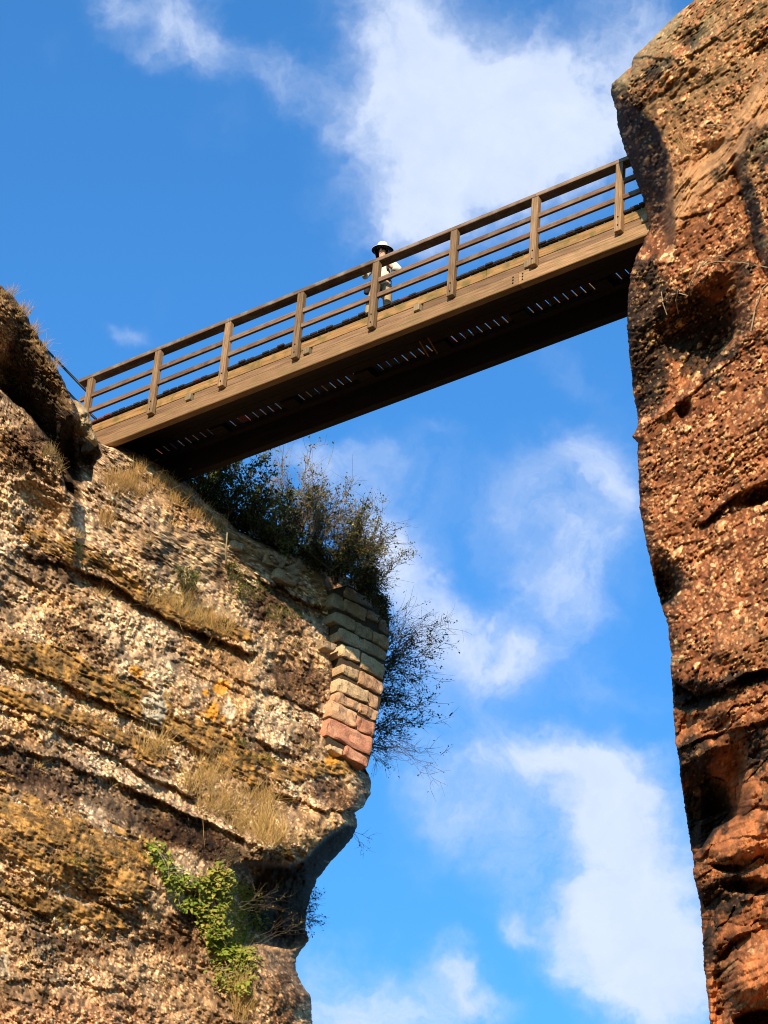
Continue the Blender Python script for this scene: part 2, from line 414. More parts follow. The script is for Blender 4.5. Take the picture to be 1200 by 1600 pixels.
def relief_left(X, Y, E, P0):
    U = (P0 - LP) @ ld; Z = P0[..., 2]
    Q3 = np.stack([U, Z, U * 0 + 2.2], -1)
    Wq = nfbm(Q3 * 0.9, 3)                                    # slow warps
    n1 = nfbm(Q3 * 0.45 + 9, 3); n2 = nfbm(Q3 * 1.6 + 4, 4, 0.55); n3 = nfbm(Q3 * 6 + 1, 4, 0.6)
    r = n1 * 0.35 + n2 * 0.26 + n3 * 0.13
    cl = nfbm(np.stack([U * 1.3, Z * 3.6, U * 0 + 77], -1), 4, 0.62, ridged=True)
    cleft = ss(0.30, 0.62, cl)
    cleft = cleft * ss(-.15, .3, nfbm(np.stack([U * .7, Z * .9, U * 0 + 55], -1), 3))
    r = r + 0.10 * cleft
    # bedding planes: saw-tooth ledges that keep level
    zz = Z + 0.16 * Wq + 0.12 * n2 + 0.04 * n3
    for per, amp, sh in ((0.83, 0.11, 0.1), (0.31, 0.04, 0.4), (0.12, 0.010, 0.7)):
        ph = (zz / per + sh) % 1.0
        m_ = 0.5 + 0.5 * nfbm(Q3 * 0.7 + 30 * per, 2)
        r = r + amp * m_ * (1 - ph) ** 2 * ss(0, 0.08, ph)
    # rounding towards the free edge
    w = np.interp(Y, [400, 690, 760, 900, 1200, 1300, 1500, 1700], [90, 40, 25, 30, 34, 26, 45, 80])
    e = np.clip(1 - E / w, 0, 1)
    r = r + 1.2 * (1 - np.sqrt(np.clip(1 - e * e, 0, 1)))
    # boulder, top left: its near side stands out, its right side turns away
    xb = np.interp(Y, [440, 500, 560, 620, 680, 740, 800], [-60, -25, 5, 22, 52, 78, 95]) + 10 * n2
    top = 1 - ss(690, 810, Y)
    yc = np.interp(X, [-400, -20, 0, 22, 44, 62, 82, 97, 112, 122, 138, 150], [330, 428, 445, 465, 495, 530, 562, 590, 622, 640, 655, 688])
    yw = np.interp(X, [-60, 0, 50, 87, 104, 150], [585, 603, 647, 700, 765, 800]) + 9 * n2
    vv = np.clip((Y - yc) / np.maximum(yw - yc, 20), 0, 1)
    keep_ = (1 - ss(112, 135, X))
    r = r + keep_ * np.where(Y < yw, -1.7 + 3.2 * vv ** 1.1, -0.75 * (1 - ss(0, 170, Y - yw)) + 2.2 * (1 - ss(0, 9, Y - yw)))
    cave_shade = np.maximum(ss(.35, .7, blob(X, Y, 445, 1410, 75, 66, 0, 2)), ss(.4, .6, blob(X, Y, 515, 1330, 62, 30, -38, 2))) * ss(-4, 6, Y - np.interp(X, [345, 400, 450, 478, 510, 562], [1352, 1345, 1350, 1338, 1306, 1272]) + 5 * n2)
    # lower left: face comes forward again beneath the boulder, with a grey shoulder
    r = r - 0.45 * blob(X, Y, 40, 730, 75, 80)
    r = r + 1.5 * blob(X, Y, 122, 705, 26, 46, -8, 3)          # black pocket under the boulder
    r = r - 0.30 * blob(X, Y, 178, 745, 30, 42, 0, 2)          # pale pillar under the bridge seat
    # ledges drawn as steps: (line, depth of the hollow, reach below, shelf above)
    for pts, amp, reach, shelf in (
        ([(60, 872), (120, 888), (170, 905), (215, 938), (260, 965), (330, 993), (385, 1018)], 0.42, 18, 0.12),
        ([(260, 1010), (330, 1040), (420, 1078), (500, 1115), (560, 1165)], 0.16, 9, 0.05),
        ([(300, 1050), (400, 1092), (520, 1150)], 0.10, 7, 0.03),
        ([(370, 890), (430, 915), (500, 950)], 0.30, 14, 0.1),
        ([(0, 1030), (80, 1060), (180, 1105), (260, 1140), (330, 1180)], 0.20, 12, 0.12),
        ([(0, 1110), (90, 1140), (190, 1190), (300, 1245)], 0.22, 14, 0.1),
        ([(0, 1165), (100, 1190), (200, 1230), (300, 1275), (400, 1318), (470, 1345)], 0.22, 40, 0.08),
        ([(330, 1130), (420, 1165), (520, 1200)], 0.14, 9, 0.05),
        ([(440, 1240), (500, 1262), (556, 1268)], 0.30, 18, 0.1),
        ([(0, 1345), (80, 1380), (190, 1420)], 0.12, 10, 0.08),
        ([(20, 1530), (110, 1535), (200, 1550)], 0.16, 9, 0.04)):
        yl, mk = seg_y(X, pts)
        v = Y - yl + 10 * n2 + 6 * n3
        mk = mk * (0.45 + 0.75 * ss(-.25, .25, nfbm(np.stack([U * .8, Z * .8, U * 0 + amp * 40], -1), 3)))
        r = r + mk * (amp * ss(-1, 4, v) * np.exp(-np.clip(v, 0, None) / reach) - shelf * np.exp(-np.clip(-v, 0, None) / 18) * (v < 0))
    # roof of the overhang on the right with the black cave beneath
    yl, mk = seg_y(X, [(345, 1352), (400, 1345), (450, 1350), (478, 1338), (510, 1306), (562, 1272)])
    v = Y - yl + 5 * n2
    r = r + mk * (0.8 * ss(-2, 8, v) + 2.3 * np.clip(v / 110, 0, 1)) * (1 - ss(118, 140, v)) * ss(350, 400, X)
    r = r + 1.1 * blob(X, Y, 452, 1450, 42, 55, 0, 2)
    r = r - 0.5 * blob(X, Y, 480, 1300, 100, 34, -22, 1.6)
    r = r - 0.5 * blob(X, Y, 420, 1570, 75, 80, 30, 1.6)      # round shoulder at the foot
    r = r - 0.5 * blob(X, Y, 110, 1330, 190, 70, 22, 1.3)     # mossy swell
    r = r - 0.35 * blob(X, Y, 230, 850, 90, 60, 20, 1.3)
    # recess that holds the masonry
    wl = in_wall(X, Y)
    r = r * (1 - wl) + wl * 0.42
    r = r + 0.3 * blob(X, Y, 522, 1010, 7, 110, 0, 2)
    # moss: cushions in level bands
    ym = [([(0, 1015), (110, 1050), (230, 1105), (330, 1160), (400, 1200)], 34), ([(0, 1085), (120, 1120), (260, 1180)], 20),
          ([(90, 850), (160, 880), (230, 935), (300, 965), (385, 990)], 17), ([(0, 1262), (90, 1300), (230, 1345)], 42),
          ([(0, 1310), (100, 1350), (230, 1400)], 32), ([(0, 1390), (90, 1420), (190, 1440)], 22), ([(310, 1150), (400, 1185), (470, 1215)], 12),
          ([(30, 820), (90, 860)], 16), ([(430, 1210), (560, 1195)], 14)]
    moss = 0
    for pts, hw in ym:
        yl, mk = seg_y(X, pts)
        moss = np.maximum(moss, mk * np.exp(-((Y - yl) / hw) ** 2))
    mn = nfbm(np.stack([U * 1.4, Z * 5.5, U * 0 + 8], -1), 4, 0.6)
    mfine = nfbm(np.stack([U * 3.2, Z * 11, U * 0 + 18], -1), 4, 0.65)
    mf2 = nfbm(np.stack([U * 8, Z * 20, U * 0 + 28], -1), 3, 0.65)
    moss = ss(0.44, 0.66, moss * .95 + 0.65 * mn + 0.9 * mfine + .45 * mf2) * (1 - wl)
    F1, F2, c1, c2 = worley(U / 0.11, Z / 0.045 + U * 0.3, 5)
    r = r - moss * (0.05 + 0.06 * np.clip(1 - F1, 0, 1) + 0.03 * n3)
    # pebbles and pits of the conglomerate
    sc = 1 + 0.3 * n2
    d1, a1, b1, g1 = pebbles(U + .02 * n3, (Z + .02 * n3) * 1.25, 0.055, 1, 0.8)
    d2, a2, b2, g2 = pebbles(U, Z, 0.11, 2, 0.30)
    F1, F2, p1, p2 = worley(U / 0.085, Z / 0.06, 9)
    pit = np.clip(1 - F1 / 0.42, 0, 1) * (p1 < 0.28)
    dens = ss(-.22, .12, nfbm(np.stack([U * .45, zz * 2.4, U * 0 + 31], -1), 3, .6))
    fl_ = 1 - np.abs((zz / .055 + .6 * n2) % 1.0 - .5) * 2
    r = r + (1 - dens) * (1 - moss) * .018 * fl_
    d1 = d1 * (.25 + .75 * dens) * (a1 < .35 + .65 * dens)
    rough = (1 - moss) * (1 - wl) * (0.55 + 0.9 * ss(-0.25, 0.35, nfbm(Q3 * 0.8 + 50, 2)))
    r = r - rough * (0.026 * d1 + 0.035 * d2 - 0.06 * pit - 0.02 * n3)
    return r, dict(U=U, Z=Z, Q3=Q3, n2=n2, n3=n3, n1=n1, moss=moss, d1=d1, a1=a1, b1=b1, d2=d2, pit=pit, wl=wl, mn=mn, zz=zz, cleft=cleft, mfine=mfine, cave=cave_shade, face_shade=np.clip(keep_ * (Y < yw + 4) * ss(-14, 14, X - np.interp(Y, [440, 500, 560, 620, 680, 740], [60, 22, 8, 16, 45, 60]) + 26 * n2) * ss(.06, .2, vv) + (Y > yw - 30) * ss(.4, .7, blob(X, Y, 122, 708, 30, 52, -8, 3)), 0, 1))
def colour_left(X, Y, E, P0, rel, A):
    Q3, n2, n3 = A['Q3'], A['n2'], A['n3']
    big = nfbm(Q3 * 0.55 + 70, 4); b2 = nfbm(Q3 * 1.7 + 20, 4, 0.6)
    pale, ochre, brown, grey, red = C3(.82, .55, .34), C3(.68, .38, .175), C3(.24, .12, .055), C3(.46, .32, .235), C3(.58, .28, .14)
    c = lerp(pale, ochre, ss(-0.25, 0.35, big))
    c = lerp(c, np.broadcast_to(grey, c.shape), 0.75 * ss(0.02, 0.4, b2))
    c = lerp(c, np.broadcast_to(brown, c.shape), 0.7 * ss(0.08, 0.45, nfbm(Q3 * 1.1 + 44, 4, 0.6)))
    # dark weathered beds and the redder foot of the cliff
    yl, mk = seg_y(X, [(-60, 1165), (100, 1200), (220, 1255), (330, 1310), (420, 1350), (520, 1380)])
    dk = np.exp(-((Y - yl - 14) / 34) ** 2) * mk
    c = lerp(c, np.broadcast_to(C3(.12, .068, .04), c.shape), 0.8 * ss(0.3, 0.8, dk + 0.5 * b2))
    c = lerp(c, np.broadcast_to(C3(.62, .36, .19), c.shape), 0.75 * ss(1400, 1470, Y + 0.25 * (X - 200) + 60 * b2) )
    c = lerp(c, np.broadcast_to(C3(.52, .40, .27), c.shape), 0.8 * ss(0.1, 0.4, b2 + 0.6 * blob(X, Y, 60, 1490, 120, 60) + 0.5 * blob(X, Y, 190, 1585, 50, 20) - 0.35) * ss(1400, 1450, Y))
    c = lerp(c, np.broadcast_to(red, c.shape), 0.7 * blob(X, Y, 90, 1590, 160, 35, 0, 2))
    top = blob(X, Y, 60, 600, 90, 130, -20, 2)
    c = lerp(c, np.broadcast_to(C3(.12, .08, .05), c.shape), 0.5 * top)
    c = lerp(c, np.broadcast_to(C3(.020, .015, .012), c.shape), 0.93 * A['face_shade'] * ss(-.45, -.1, b2 + .8 * A['face_shade'] - .35))  # shade on the boulder's turned side and pocket, painted near-black
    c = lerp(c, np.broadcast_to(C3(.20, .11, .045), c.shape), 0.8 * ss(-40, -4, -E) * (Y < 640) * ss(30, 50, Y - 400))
    # pebbles pale, binding sand darker
    pb = A['d1']; tone = 0.55 + 0.9 * A['b1'] / 0.8
    spk = ss(-.1, .35, nfbm(Q3 * 13 + 5, 3, .7))
    c = c * (0.36 + 0.50 * ss(-0.35, 0.35, n3) * (1 - spk))[..., None] * (1 - (pb > 0.12)[..., None]) + c * (0.85 * tone ** 1.4 + .25)[..., None] * 1.1 * (pb > 0.12)[..., None]
    c = c * (1 - .35 * spk * ss(-.2, .3, b2))[..., None]
    strk = ss(.05, .4, nfbm(np.stack([A['U'] * 2.6, A['Z'] * .7, A['U'] * 0 + 61], -1), 4, .6))
    c = lerp(c, c * C3(.42, .36, .33), .6 * strk)
    c = c * (1 - 0.35 * A['pit'][..., None])  # pits darkened by colour, standing in for shade inside them
    c = lerp(c, np.broadcast_to(C3(.10, .055, .028), c.shape), 0.6 * A['cleft'])
    # black crust in patches
    ck = ss(0.15, 0.42, nfbm(Q3 * 2.3 + 90, 4, 0.65))
    c = lerp(c, np.broadcast_to(C3(.045, .033, .024), c.shape), 0.8 * ck)
    c = lerp(c, np.broadcast_to(C3(.016, .012, .010), c.shape), 0.95 * A['cave'])  # shade under the overhang, put into the cave's colour
    crust = 0
    for (x, y, rx, ry, a, am) in ((430, 950, 70, 45, 35, .8), (470, 1070, 60, 40, 30, .9), (360, 905, 40, 30, 30, .6), (110, 990, 80, 26, 25, .6), (230, 1190, 80, 26, 25, .7), (40, 700, 50, 50, 0, .7),
                              (80, 880, 60, 20, 25, .7), (400, 1180, 70, 22, 25, .6), (300, 1310, 90, 30, 15, .9), (520, 1240, 50, 26, 20, .8), (60, 1230, 80, 30, 20, .9), (280, 1460, 50, 50, 20, .8), (440, 1560, 40, 60, 0, .6), (120, 1480, 90, 20, 10, .6), (190, 1570, 60, 14, 0, .5), (230, 870, 50, 26, 20, .5), (210, 1010, 60, 20, 30, .5)):
        crust = np.maximum(crust, am * blob(X, Y, x, y, rx, ry, a, 1.5))
    ck = ss(0.42, 0.68, crust + 0.7 * nfbm(Q3 * 3.1 + 190, 5, 0.72) + 0.06)
    c = lerp(c, c * C3(.26, .21, .19), ck * .9)
    # moss from gold to dark brown
    mt = ss(-0.25, 0.5, .6 * A['mn'] + 0.9 * A['mfine'] + .5 * n3)
    mc = lerp(np.broadcast_to(C3(.085, .045, .018), c.shape), np.broadcast_to(C3(.56, .285, .07), c.shape), mt)
    mc = lerp(mc, np.broadcast_to(C3(.20, .14, .04), c.shape), 0.2 * ss(0.0, 0.4, b2))
    c = lerp(c, mc, A['moss'] * .88)
    for (x, y, s_) in ((345, 1075, 16), (332, 1112, 15), (322, 1083, 7), (208, 1045, 8), (215, 1050, 10), (520, 1185, 14), (350, 1122, 8)):
        li = ss(0.45, 0.6, blob(X, Y, x, y, s_, s_) + 0.6 * n3)
        c = lerp(c, np.broadcast_to(C3(.62, .27, .03), c.shape), 0.85 * li)
    li = ss(0.5, 0.7, blob(X, Y, 358, 1112, 14, 24) + 0.5 * n3) + ss(0.5, 0.7, blob(X, Y, 240, 1105, 26, 40) + 0.5 * n3)
    c = lerp(c, np.broadcast_to(C3(.62, .56, .44), c.shape), 0.6 * np.clip(li, 0, 1))
    return np.clip(c, 0.01, 0.85)

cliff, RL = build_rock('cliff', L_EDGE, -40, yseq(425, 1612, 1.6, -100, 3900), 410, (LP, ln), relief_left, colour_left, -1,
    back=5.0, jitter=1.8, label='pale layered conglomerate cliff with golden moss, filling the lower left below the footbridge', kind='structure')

# ---- right rock
RY = math.radians(52)
rd = np.array([math.cos(RY), -math.sin(RY), 0]); rn = np.array([-math.sin(RY), -math.cos(RY), 0])
_R = float(np.dot(bp3(11.9, 0.1, -1.3) - np.array([0, 0, CZ]), CF)) - 3.6
RP = at(1015, 360, _R)
R_EDGE = [(1700, -700), (1480, -400), (1290, -200), (1150, -60), (1085, 0), (1058, 22), (1030, 50), (1008, 72), (990, 90), (986, 104), (972, 116), (957, 130), (954, 142), (962, 172), (966, 200), (975, 230), (987, 262),
          (1001, 300), (1012, 340), (1013, 360), (1004, 380), (995, 398), (985, 432), (980, 480), (980, 510), (984, 560), (989, 610), (997, 655), (996, 668), (988, 682), (996, 692), (997, 720), (1000, 800), (1007, 832),
          (1020, 900), (1033, 945), (1044, 978), (1046, 1000), (1049, 1040), (1050, 1080), (1056, 1160), (1062, 1200), (1067, 1240), (1074, 1290), (1082, 1340), (1084, 1370), (1094, 1410), (1097, 1450), (1100, 1510),
          (1106, 1560), (1110, 1600), (1118, 1700), (1120, 2100), (1080, 2800), (1050, 3900)]
def relief_right(X, Y, E, P0):
    U = (P0 - RP) @ rd; Z = P0[..., 2]
    Q3 = np.stack([U, Z, U * 0 + 12.2], -1)
    n1 = nfbm(Q3 * 0.5 + 19, 3); n2 = nfbm(Q3 * 1.5 + 14, 4, 0.55); n3 = nfbm(Q3 * 6 + 11, 4, 0.6)
    r = n1 * 0.3 + n2 * 0.24 + n3 * 0.09
    w = np.interp(Y, [-50, 100, 150, 250, 330, 380, 450, 600, 680, 850, 900, 980, 1100, 1200, 1300, 1380, 1450, 1600],
                     [30, 40, 90, 75, 50, 22, 70, 60, 18, 24, 55, 26, 40, 75, 80, 50, 40, 60])
    e = np.clip(1 - E / w, 0, 1)
    r = r + np.interp(Y, [0, 130, 200, 330, 400, 640, 700], [.5, .9, 2.0, 1.6, 1.0, 1.2, .6]) * (1 - np.sqrt(np.clip(1 - e * e, 0, 1)))
    # hollow under the nose, running down the left flank
    yl = np.interp(X, [950, 985, 1020, 1045, 1062, 1100], [146, 160, 190, 235, 300, 500])
    v = Y - yl + 6 * n2
    r = r + (0.3 * ss(0, 20, v) + 2.3 * np.clip(v / 185, 0, 1)) * (1 - ss(360, 410, Y)) * (1 - ss(1032, 1056, X + 6 * n2))
    # laminated rib that climbs to the right
    rib = [(1000, 395), (1040, 340), (1080, 285), (1130, 245), (1170, 195), (1215, 130), (1400, -60)]
    yl, mk = seg_y(X, rib)
    v = Y - yl
    band = mk * np.exp(-(v / 42) ** 4) * ss(1030, 1062, X)
    lv = v + 0.10 * (X - 1100) + 10 * n2
    lam = ss(-.35, .35, nfbm(np.stack([X * .012, lv * .085, X * 0 + 5], -1), 3, .6))
    lam2 = ss(-.3, .3, nfbm(np.stack([X * .03, lv * .26, X * 0 + 25], -1), 3, .6))
    r = r - band * (0.16 - 0.08 * lam - 0.04 * lam2)
    # big bulge at the right border, with a deep crack on its left
    bx = np.interp(Y, [160, 200, 240, 300, 340, 380, 430, 600], [1200, 1158, 1146, 1160, 1172, 1180, 1200, 1290])
    bl = ss(-4, 10, X - bx) * ss(170, 200, Y) * (1 - ss(440, 560, Y))
    r = r - 0.55 * bl * ss(-2, 22, X - bx) + 0.30 * np.exp(-((X - bx + 5) / 6) ** 2) * ss(230, 290, Y) * (1 - ss(420, 470, Y))
    for (x, y, rx, ry, a, p, am) in (
        (1090, 520, 62, 62, -25, 1.4, .75), (1020, 520, 30, 100, 0, 1.5, .35), (1110, 240, 34, 18, -35, 1.5, .28), (1066, 640, 11, 16, 10, 2, .55),
        (1185, 775, 30, 13, -15, 2, .5), (1160, 800, 60, 20, -25, 1, .2), (1040, 912, 20, 34, -12, 1.6, .85), (1110, 870, 30, 12, -20, 1.5, .2),
        (1085, 1130, 40, 30, -30, 1.5, .5), (1120, 1140, 26, 16, -30, 1.5, .35), (1170, 1190, 22, 40, 10, 1.6, .45), (1100, 1260, 46, 72, -15, 1.7, 1.0),
        (1140, 1356, 26, 6, 6, 2.5, .5), (1175, 1386, 42, 12, 4, 2.5, .65), (1120, 1420, 30, 36, 30, 1.5, .45), (1150, 1480, 26, 12, -40, 1.6, .4),
        (1190, 1592, 42, 14, -4, 2.5, .9), (1130, 1540, 14, 90, 4, 1.7, .45), (1165, 935, 10, 6, 0, 1.5, .1), (1080, 1090, 45, 18, -10, 1.5, .4),
        (1030, 170, 30, 60, 35, 1.4, .15), (1190, 80, 24, 14, -30, 1.5, .2), (1075, 65, 30, 16, -30, 1.4, .14),
        (1150, 1310, 60, 38, -10, 1.8, -.55), (1185, 1520, 50, 48, 20, 1.8, -.6), (1128, 1010, 13, 22, 20, 2, -.12), (1150, 690, 90, 40, -35, 1.2, -.2),
        (1140, 1000, 80, 50, -10, 1.3, -.25), (1060, 100, 60, 30, -35, 1.3, -.25)):
        r = r + am * blob(X + 5 * n2, Y + 5 * n3, x, y, rx, ry, a, p)
    for pts, amp, reach, shelf in (
        ([(985, 665), (1010, 655), (1060, 622), (1100, 585), (1150, 530), (1215, 490)], -0.20, 26, 0.0),
        ([(1055, 1062), (1090, 1085), (1130, 1072), (1160, 1052), (1215, 1040)], 0.60, 20, 0.15),
        ([(1100, 815), (1150, 770), (1215, 745)], 0.25, 12, 0.1),
        ([(1095, 1335), (1115, 1300), (1150, 1280), (1215, 1268)], -0.30, 22, 0.0),
        ([(1150, 560), (1215, 520)], 0.10, 10, 0.0),
        ([(1040, 1180), (1100, 1150), (1215, 1120)], 0.2, 16, 0.1),
        ([(1040, 860), (1120, 835), (1215, 790)], 0.07, 12, 0.03),
        ([(1004, 672), (1060, 632), (1110, 590), (1160, 545), (1215, 508)], 0.16, 2.2, 0.05), ([(1060, 340), (1110, 330), (1170, 290)], .10, 3, .03),
        ([(1080, 760), (1130, 700), (1215, 650)], .09, 2.5, .03), ([(1050, 1000), (1110, 960), (1160, 950), (1215, 930)], .09, 3, .03),
        ([(1100, 1290), (1150, 1262), (1215, 1255)], .14, 3, .04), ([(1100, 1320), (1160, 1306), (1215, 1310)], .10, 3, .03), ([(1120, 1500), (1150, 1462), (1215, 1440)], .16, 4, .05),
        ([(1010, 90), (1060, 95), (1120, 60)], .12, 6, .05), ([(1060, 150), (1120, 120), (1200, 60)], .10, 5, .03)):
        yl, mk = seg_y(X, pts)
        v = Y - yl + 6 * n2 + 3 * n3
        r = r + mk * (amp * ss(-1, 5, v) * np.exp(-np.clip(v, 0, None) / reach) - shelf * np.exp(-np.clip(-v, 0, None) / 16) * (v < 0))
    # bedding that climbs to the right
    zz = Z + 0.12 * n1 + 0.06 * n2
    for per, amp, sh in ((0.9, 0.10, 0.2), (0.33, 0.06, 0.5), (0.11, 0.02, 0.3)):
        ph = (zz / per + sh) % 1.0
        m_ = 0.5 + 0.5 * nfbm(Q3 * 0.7 + 33 * per, 2)
        r = r + amp * m_ * (1 - ph) ** 2 * ss(0, 0.08, ph) * (1 - band)
    for pts, up_, am in (([(985, 668), (1010, 655), (1060, 622), (1100, 585), (1150, 530)], 150, 1.5), ([(1060, 1360), (1095, 1335), (1115, 1300), (1150, 1280)], 150, 2.3), ([(1140, 1062), (1215, 1040)], 30, .2), ([(1000, 980), (1020, 960), (1060, 930)], 60, 1.0)):
        yl, mk = seg_y(X, pts)
        v = yl - Y + 6 * n2
        r = r + mk * am * np.clip(1 - v / up_, 0, 1) * ss(0, 6, v)
    smooth = np.clip(ss(.35, .8, blob(X, Y, 1160, 1310, 60, 34, 0, 2)) + ss(.35, .8, blob(X, Y, 1190, 1530, 45, 46, 0, 2)) + band
                     + ss(.3, .8, blob(X, Y, 1112, 1530, 10, 110, 0, 2)), 0, 1)
    # platy, broken rock low down
    plat = ss(1060, 1120, Y) * (1 - smooth)
    F1, F2, q1, q2 = worley(U / 0.34 + 0.4 * n2, Z / 0.16 + 0.4 * n2, 21)
    r = r + plat * (0.22 * q1 - 0.10 * np.clip(F2 - F1, 0, .5) - .05)
    lam3 = np.abs(((Z + .05 * n2) / 0.13) % 1.0 - 0.4)
    r = r + 0.06 * lam3 * smooth * (Y > 1000)
    d1, a1, b1, g1 = pebbles(U + .02 * n3, (Z + .02 * n3) * 1.3, 0.062, 3, 0.8)
    d2, a2, b2, g2 = pebbles(U, Z, 0.14, 4, 0.3)
    F1, F2, p1, p2 = worley(U / 0.09, Z / 0.07, 12)
    pit = np.clip(1 - F1 / 0.42, 0, 1) * (p1 < 0.25)
    dens = ss(-.25, .08, nfbm(np.stack([U * .45, zz * 2.0, U * 0 + 31], -1), 3, .6))
    fl_ = 1 - np.abs((zz / .06 + .6 * n2) % 1.0 - .5) * 2
    r = r + (1 - dens) * .02 * fl_
    d3, a3, b3_, g3 = pebbles(U, Z * 1.2, 0.20, 6, 0.12)
    r = r - (1 - smooth) * .05 * d3
    d1 = np.maximum(d1 * (.25 + .75 * dens) * (a1 < .35 + .65 * dens), d3 * .9)
    rough = (1 - 0.92 * smooth) * np.interp(Y, [0, 1050, 1150], [1, 1, .55]) * (0.6 + 0.8 * ss(-0.25, 0.35, nfbm(Q3 * 0.9 + 60, 2)))
    r = r - rough * (0.036 * d1 + 0.05 * d2 - 0.09 * pit)
    return r, dict(U=U, Z=Z, Q3=Q3, n2=n2, n3=n3, n1=n1, d1=d1, b1=b1, pit=pit, band=band, smooth=smooth, lam=lam, lam2=lam2, plat=plat, bl=bl, q1=q1)
def colour_right(X, Y, E, P0, rel, A):
    Q3, n2, n3 = A['Q3'], A['n2'], A['n3']
    b2 = nfbm(Q3 * 1.6 + 120, 4, 0.6); b3 = nfbm(Q3 * 0.7 + 140, 3)
    sh = A['n1'].shape + (3,)
    bc = lambda *c: np.broadcast_to(C3(*c), sh)
    c = lerp(bc(.46, .165, .065), bc(.31, .105, .042), ss(-0.3, 0.3, b2))
    c = lerp(c, bc(.43, .25, .11), 0.8 * (1 - ss(120, 420, Y + 120 * b3)))
    c = lerp(c, bc(.60, .20, .07), 0.8 * ss(1050, 1200, Y))
    c = lerp(c, bc(.52, .25, .11), 0.7 * blob(X, Y, 1180, 990, 60, 40, -10, 1.5))
    # pebbles: tan, cream and rose
    pb = (A['d1'] > 0.12); t = A['b1'] / 0.85
    pc = lerp(bc(.34, .12, .05), bc(.78, .46, .21), t ** 2.6)
    k = (pb * (1 - 0.95 * A['smooth']) * np.interp(Y, [0, 1050, 1150], [1, 1, .35]))
    spk = ss(-.05, .4, nfbm(Q3 * 13 + 5, 3, .7))
    c = lerp(c * (0.32 + 0.42 * ss(-.35, .35, n3) + .35 * A['smooth'])[..., None] * (1 - .4 * spk)[..., None], pc * (1.05 - .35 * spk)[..., None], k)
    c = lerp(c, bc(.50, .26, .12) * (1.15 - 0.3 * A['lam'] - 0.4 * A['lam2'])[..., None], A['band'])
    c = lerp(c, bc(.44, .19, .085) * (0.7 + 0.5 * (1 - A['band'])[..., None]), 0.4 * A['band'] * ss(0, .3, b2))
    c = lerp(c, c * (0.6 + 0.7 * A['q1'][..., None]), A['plat'])
    # black lichen crust on the left flank, plus shade painted into hollows and ledges
    crust = 0
    for (x, y, rx, ry, a, p, am) in ((1000, 230, 34, 110, -18, 1.5, .95), (975, 170, 26, 40, 0, 1.5, .6), (1040, 300, 24, 60, 0, 1.4, .4), (1012, 520, 40, 140, 0, 1.6, .75), (1090, 520, 70, 70, -25, 1.5, .75),
                              (1130, 270, 30, 25, 0, 1.4, .45), (1040, 915, 22, 40, 0, 1.6, .8), (1080, 1085, 60, 26, 0, 1.5, .85), (1160, 1060, 50, 16, -8, 1.5, .7),
                              (1085, 1190, 34, 60, 0, 1.5, .75), (1095, 1270, 50, 60, 0, 1.6, .9), (1185, 1170, 24, 60, 0, 1.5, .5), (1130, 1400, 40, 40, 10, 1.5, .75), (1112, 1460, 20, 60, 0, 1.5, .55),
                              (1190, 1290, 20, 20, 0, 1.5, .3), (1180, 400, 40, 60, 0, 1.4, .35), (1175, 320, 14, 60, -12, 1.5, .6), (1190, 240, 30, 60, 0, 1.4, .5), (1095, 55, 40, 26, -35, 1.4, .4), (1030, 110, 40, 18, -30, 1.4, .45), (1110, 600, 60, 26, -30, 1.4, .4), (1120, 1500, 10, 60, 0, 1.5, .6)):
        crust = np.maximum(crust, am * blob(X, Y, x, y, rx, ry, a, p))
    ck = ss(0.36, 0.62, crust + 0.75 * nfbm(Q3 * 2.6 + 190, 5, 0.7) + 0.12)
    keep = (0.25 + 0.5 * (t > 0.72)) * pb
    c = lerp(c, bc(.020, .015, .011), ck * (0.95 - 0.6 * keep))
    ck2 = ss(0.22, 0.45, nfbm(Q3 * 2.9 + 290, 5, 0.65))
    c = lerp(c, bc(.05, .033, .022), 0.75 * ck2 * (1 - 0.6 * A['smooth']))
    # grey lichen on the sky-facing rim
    rim = (1 - ss(0, 55, E)) * (1 - ss(110, 190, Y)) + 0.5 * (1 - ss(20, 170, Y + 50 * b2))
    c = lerp(c, bc(.38, .30, .16), 0.6 * np.clip(rim, 0, 1) * ss(-.2, .3, b2))
    c = lerp(c, bc(.33, .27, .14), 0.55 * A['bl'] * ss(-.1, .3, n2))
    c = c * (1 - 0.35 * A['pit'][..., None] * (1 - A['smooth'])[..., None])  # shade of the pits painted in here as well
    return np.clip(c, 0.008, 0.85)
pillar, RR = build_rock('rock_pillar', R_EDGE, 1245, yseq(-12, 1612, 1.5, -700, 3900), 190, (RP, rn), relief_right, colour_right, 1,
    back=5.0, jitter=1.6, label='towering red conglomerate rock pillar along the right border, where the footbridge ends', kind='structure')

# ------------------------------------------------------------------ masonry built into the cliff
def px2(x, y): return x / 4.706 + 480, y / 4.706 + 880
MY = math.radians(42)
mn_ = np.array([math.sin(MY), -math.cos(MY), 0]); md_ = np.array([math.cos(MY), math.sin(MY), 0])
mR = float(np.median([RL(x, y) for x, y in ((560, 1000), (560, 1050), (550, 1100), (545, 1140))]))
MPt = at(560, 1060, mR - 0.40)
def wall_pt(x, y, out=0.0):
    R = depth_on_plane(x, y, MPt + mn_ * out, mn_)
    return at(x, y, R)
stone_mat = attr_mat('cut_sandstone', scale=28, var=0.35, bump=0.8, dist=0.02)
wall = empty('masonry_wall', Vector(wall_pt(560, 1190)), label='ruined wall of cut sandstone blocks set into the right edge of the pale cliff', cat='wall')
SAND = [(.47, .20, .12), (.52, .35, .20), (.50, .28, .16), (.34, .225, .13), (.27, .18, .11)]  # darkest tones put the upper courses' shade into the stone colour
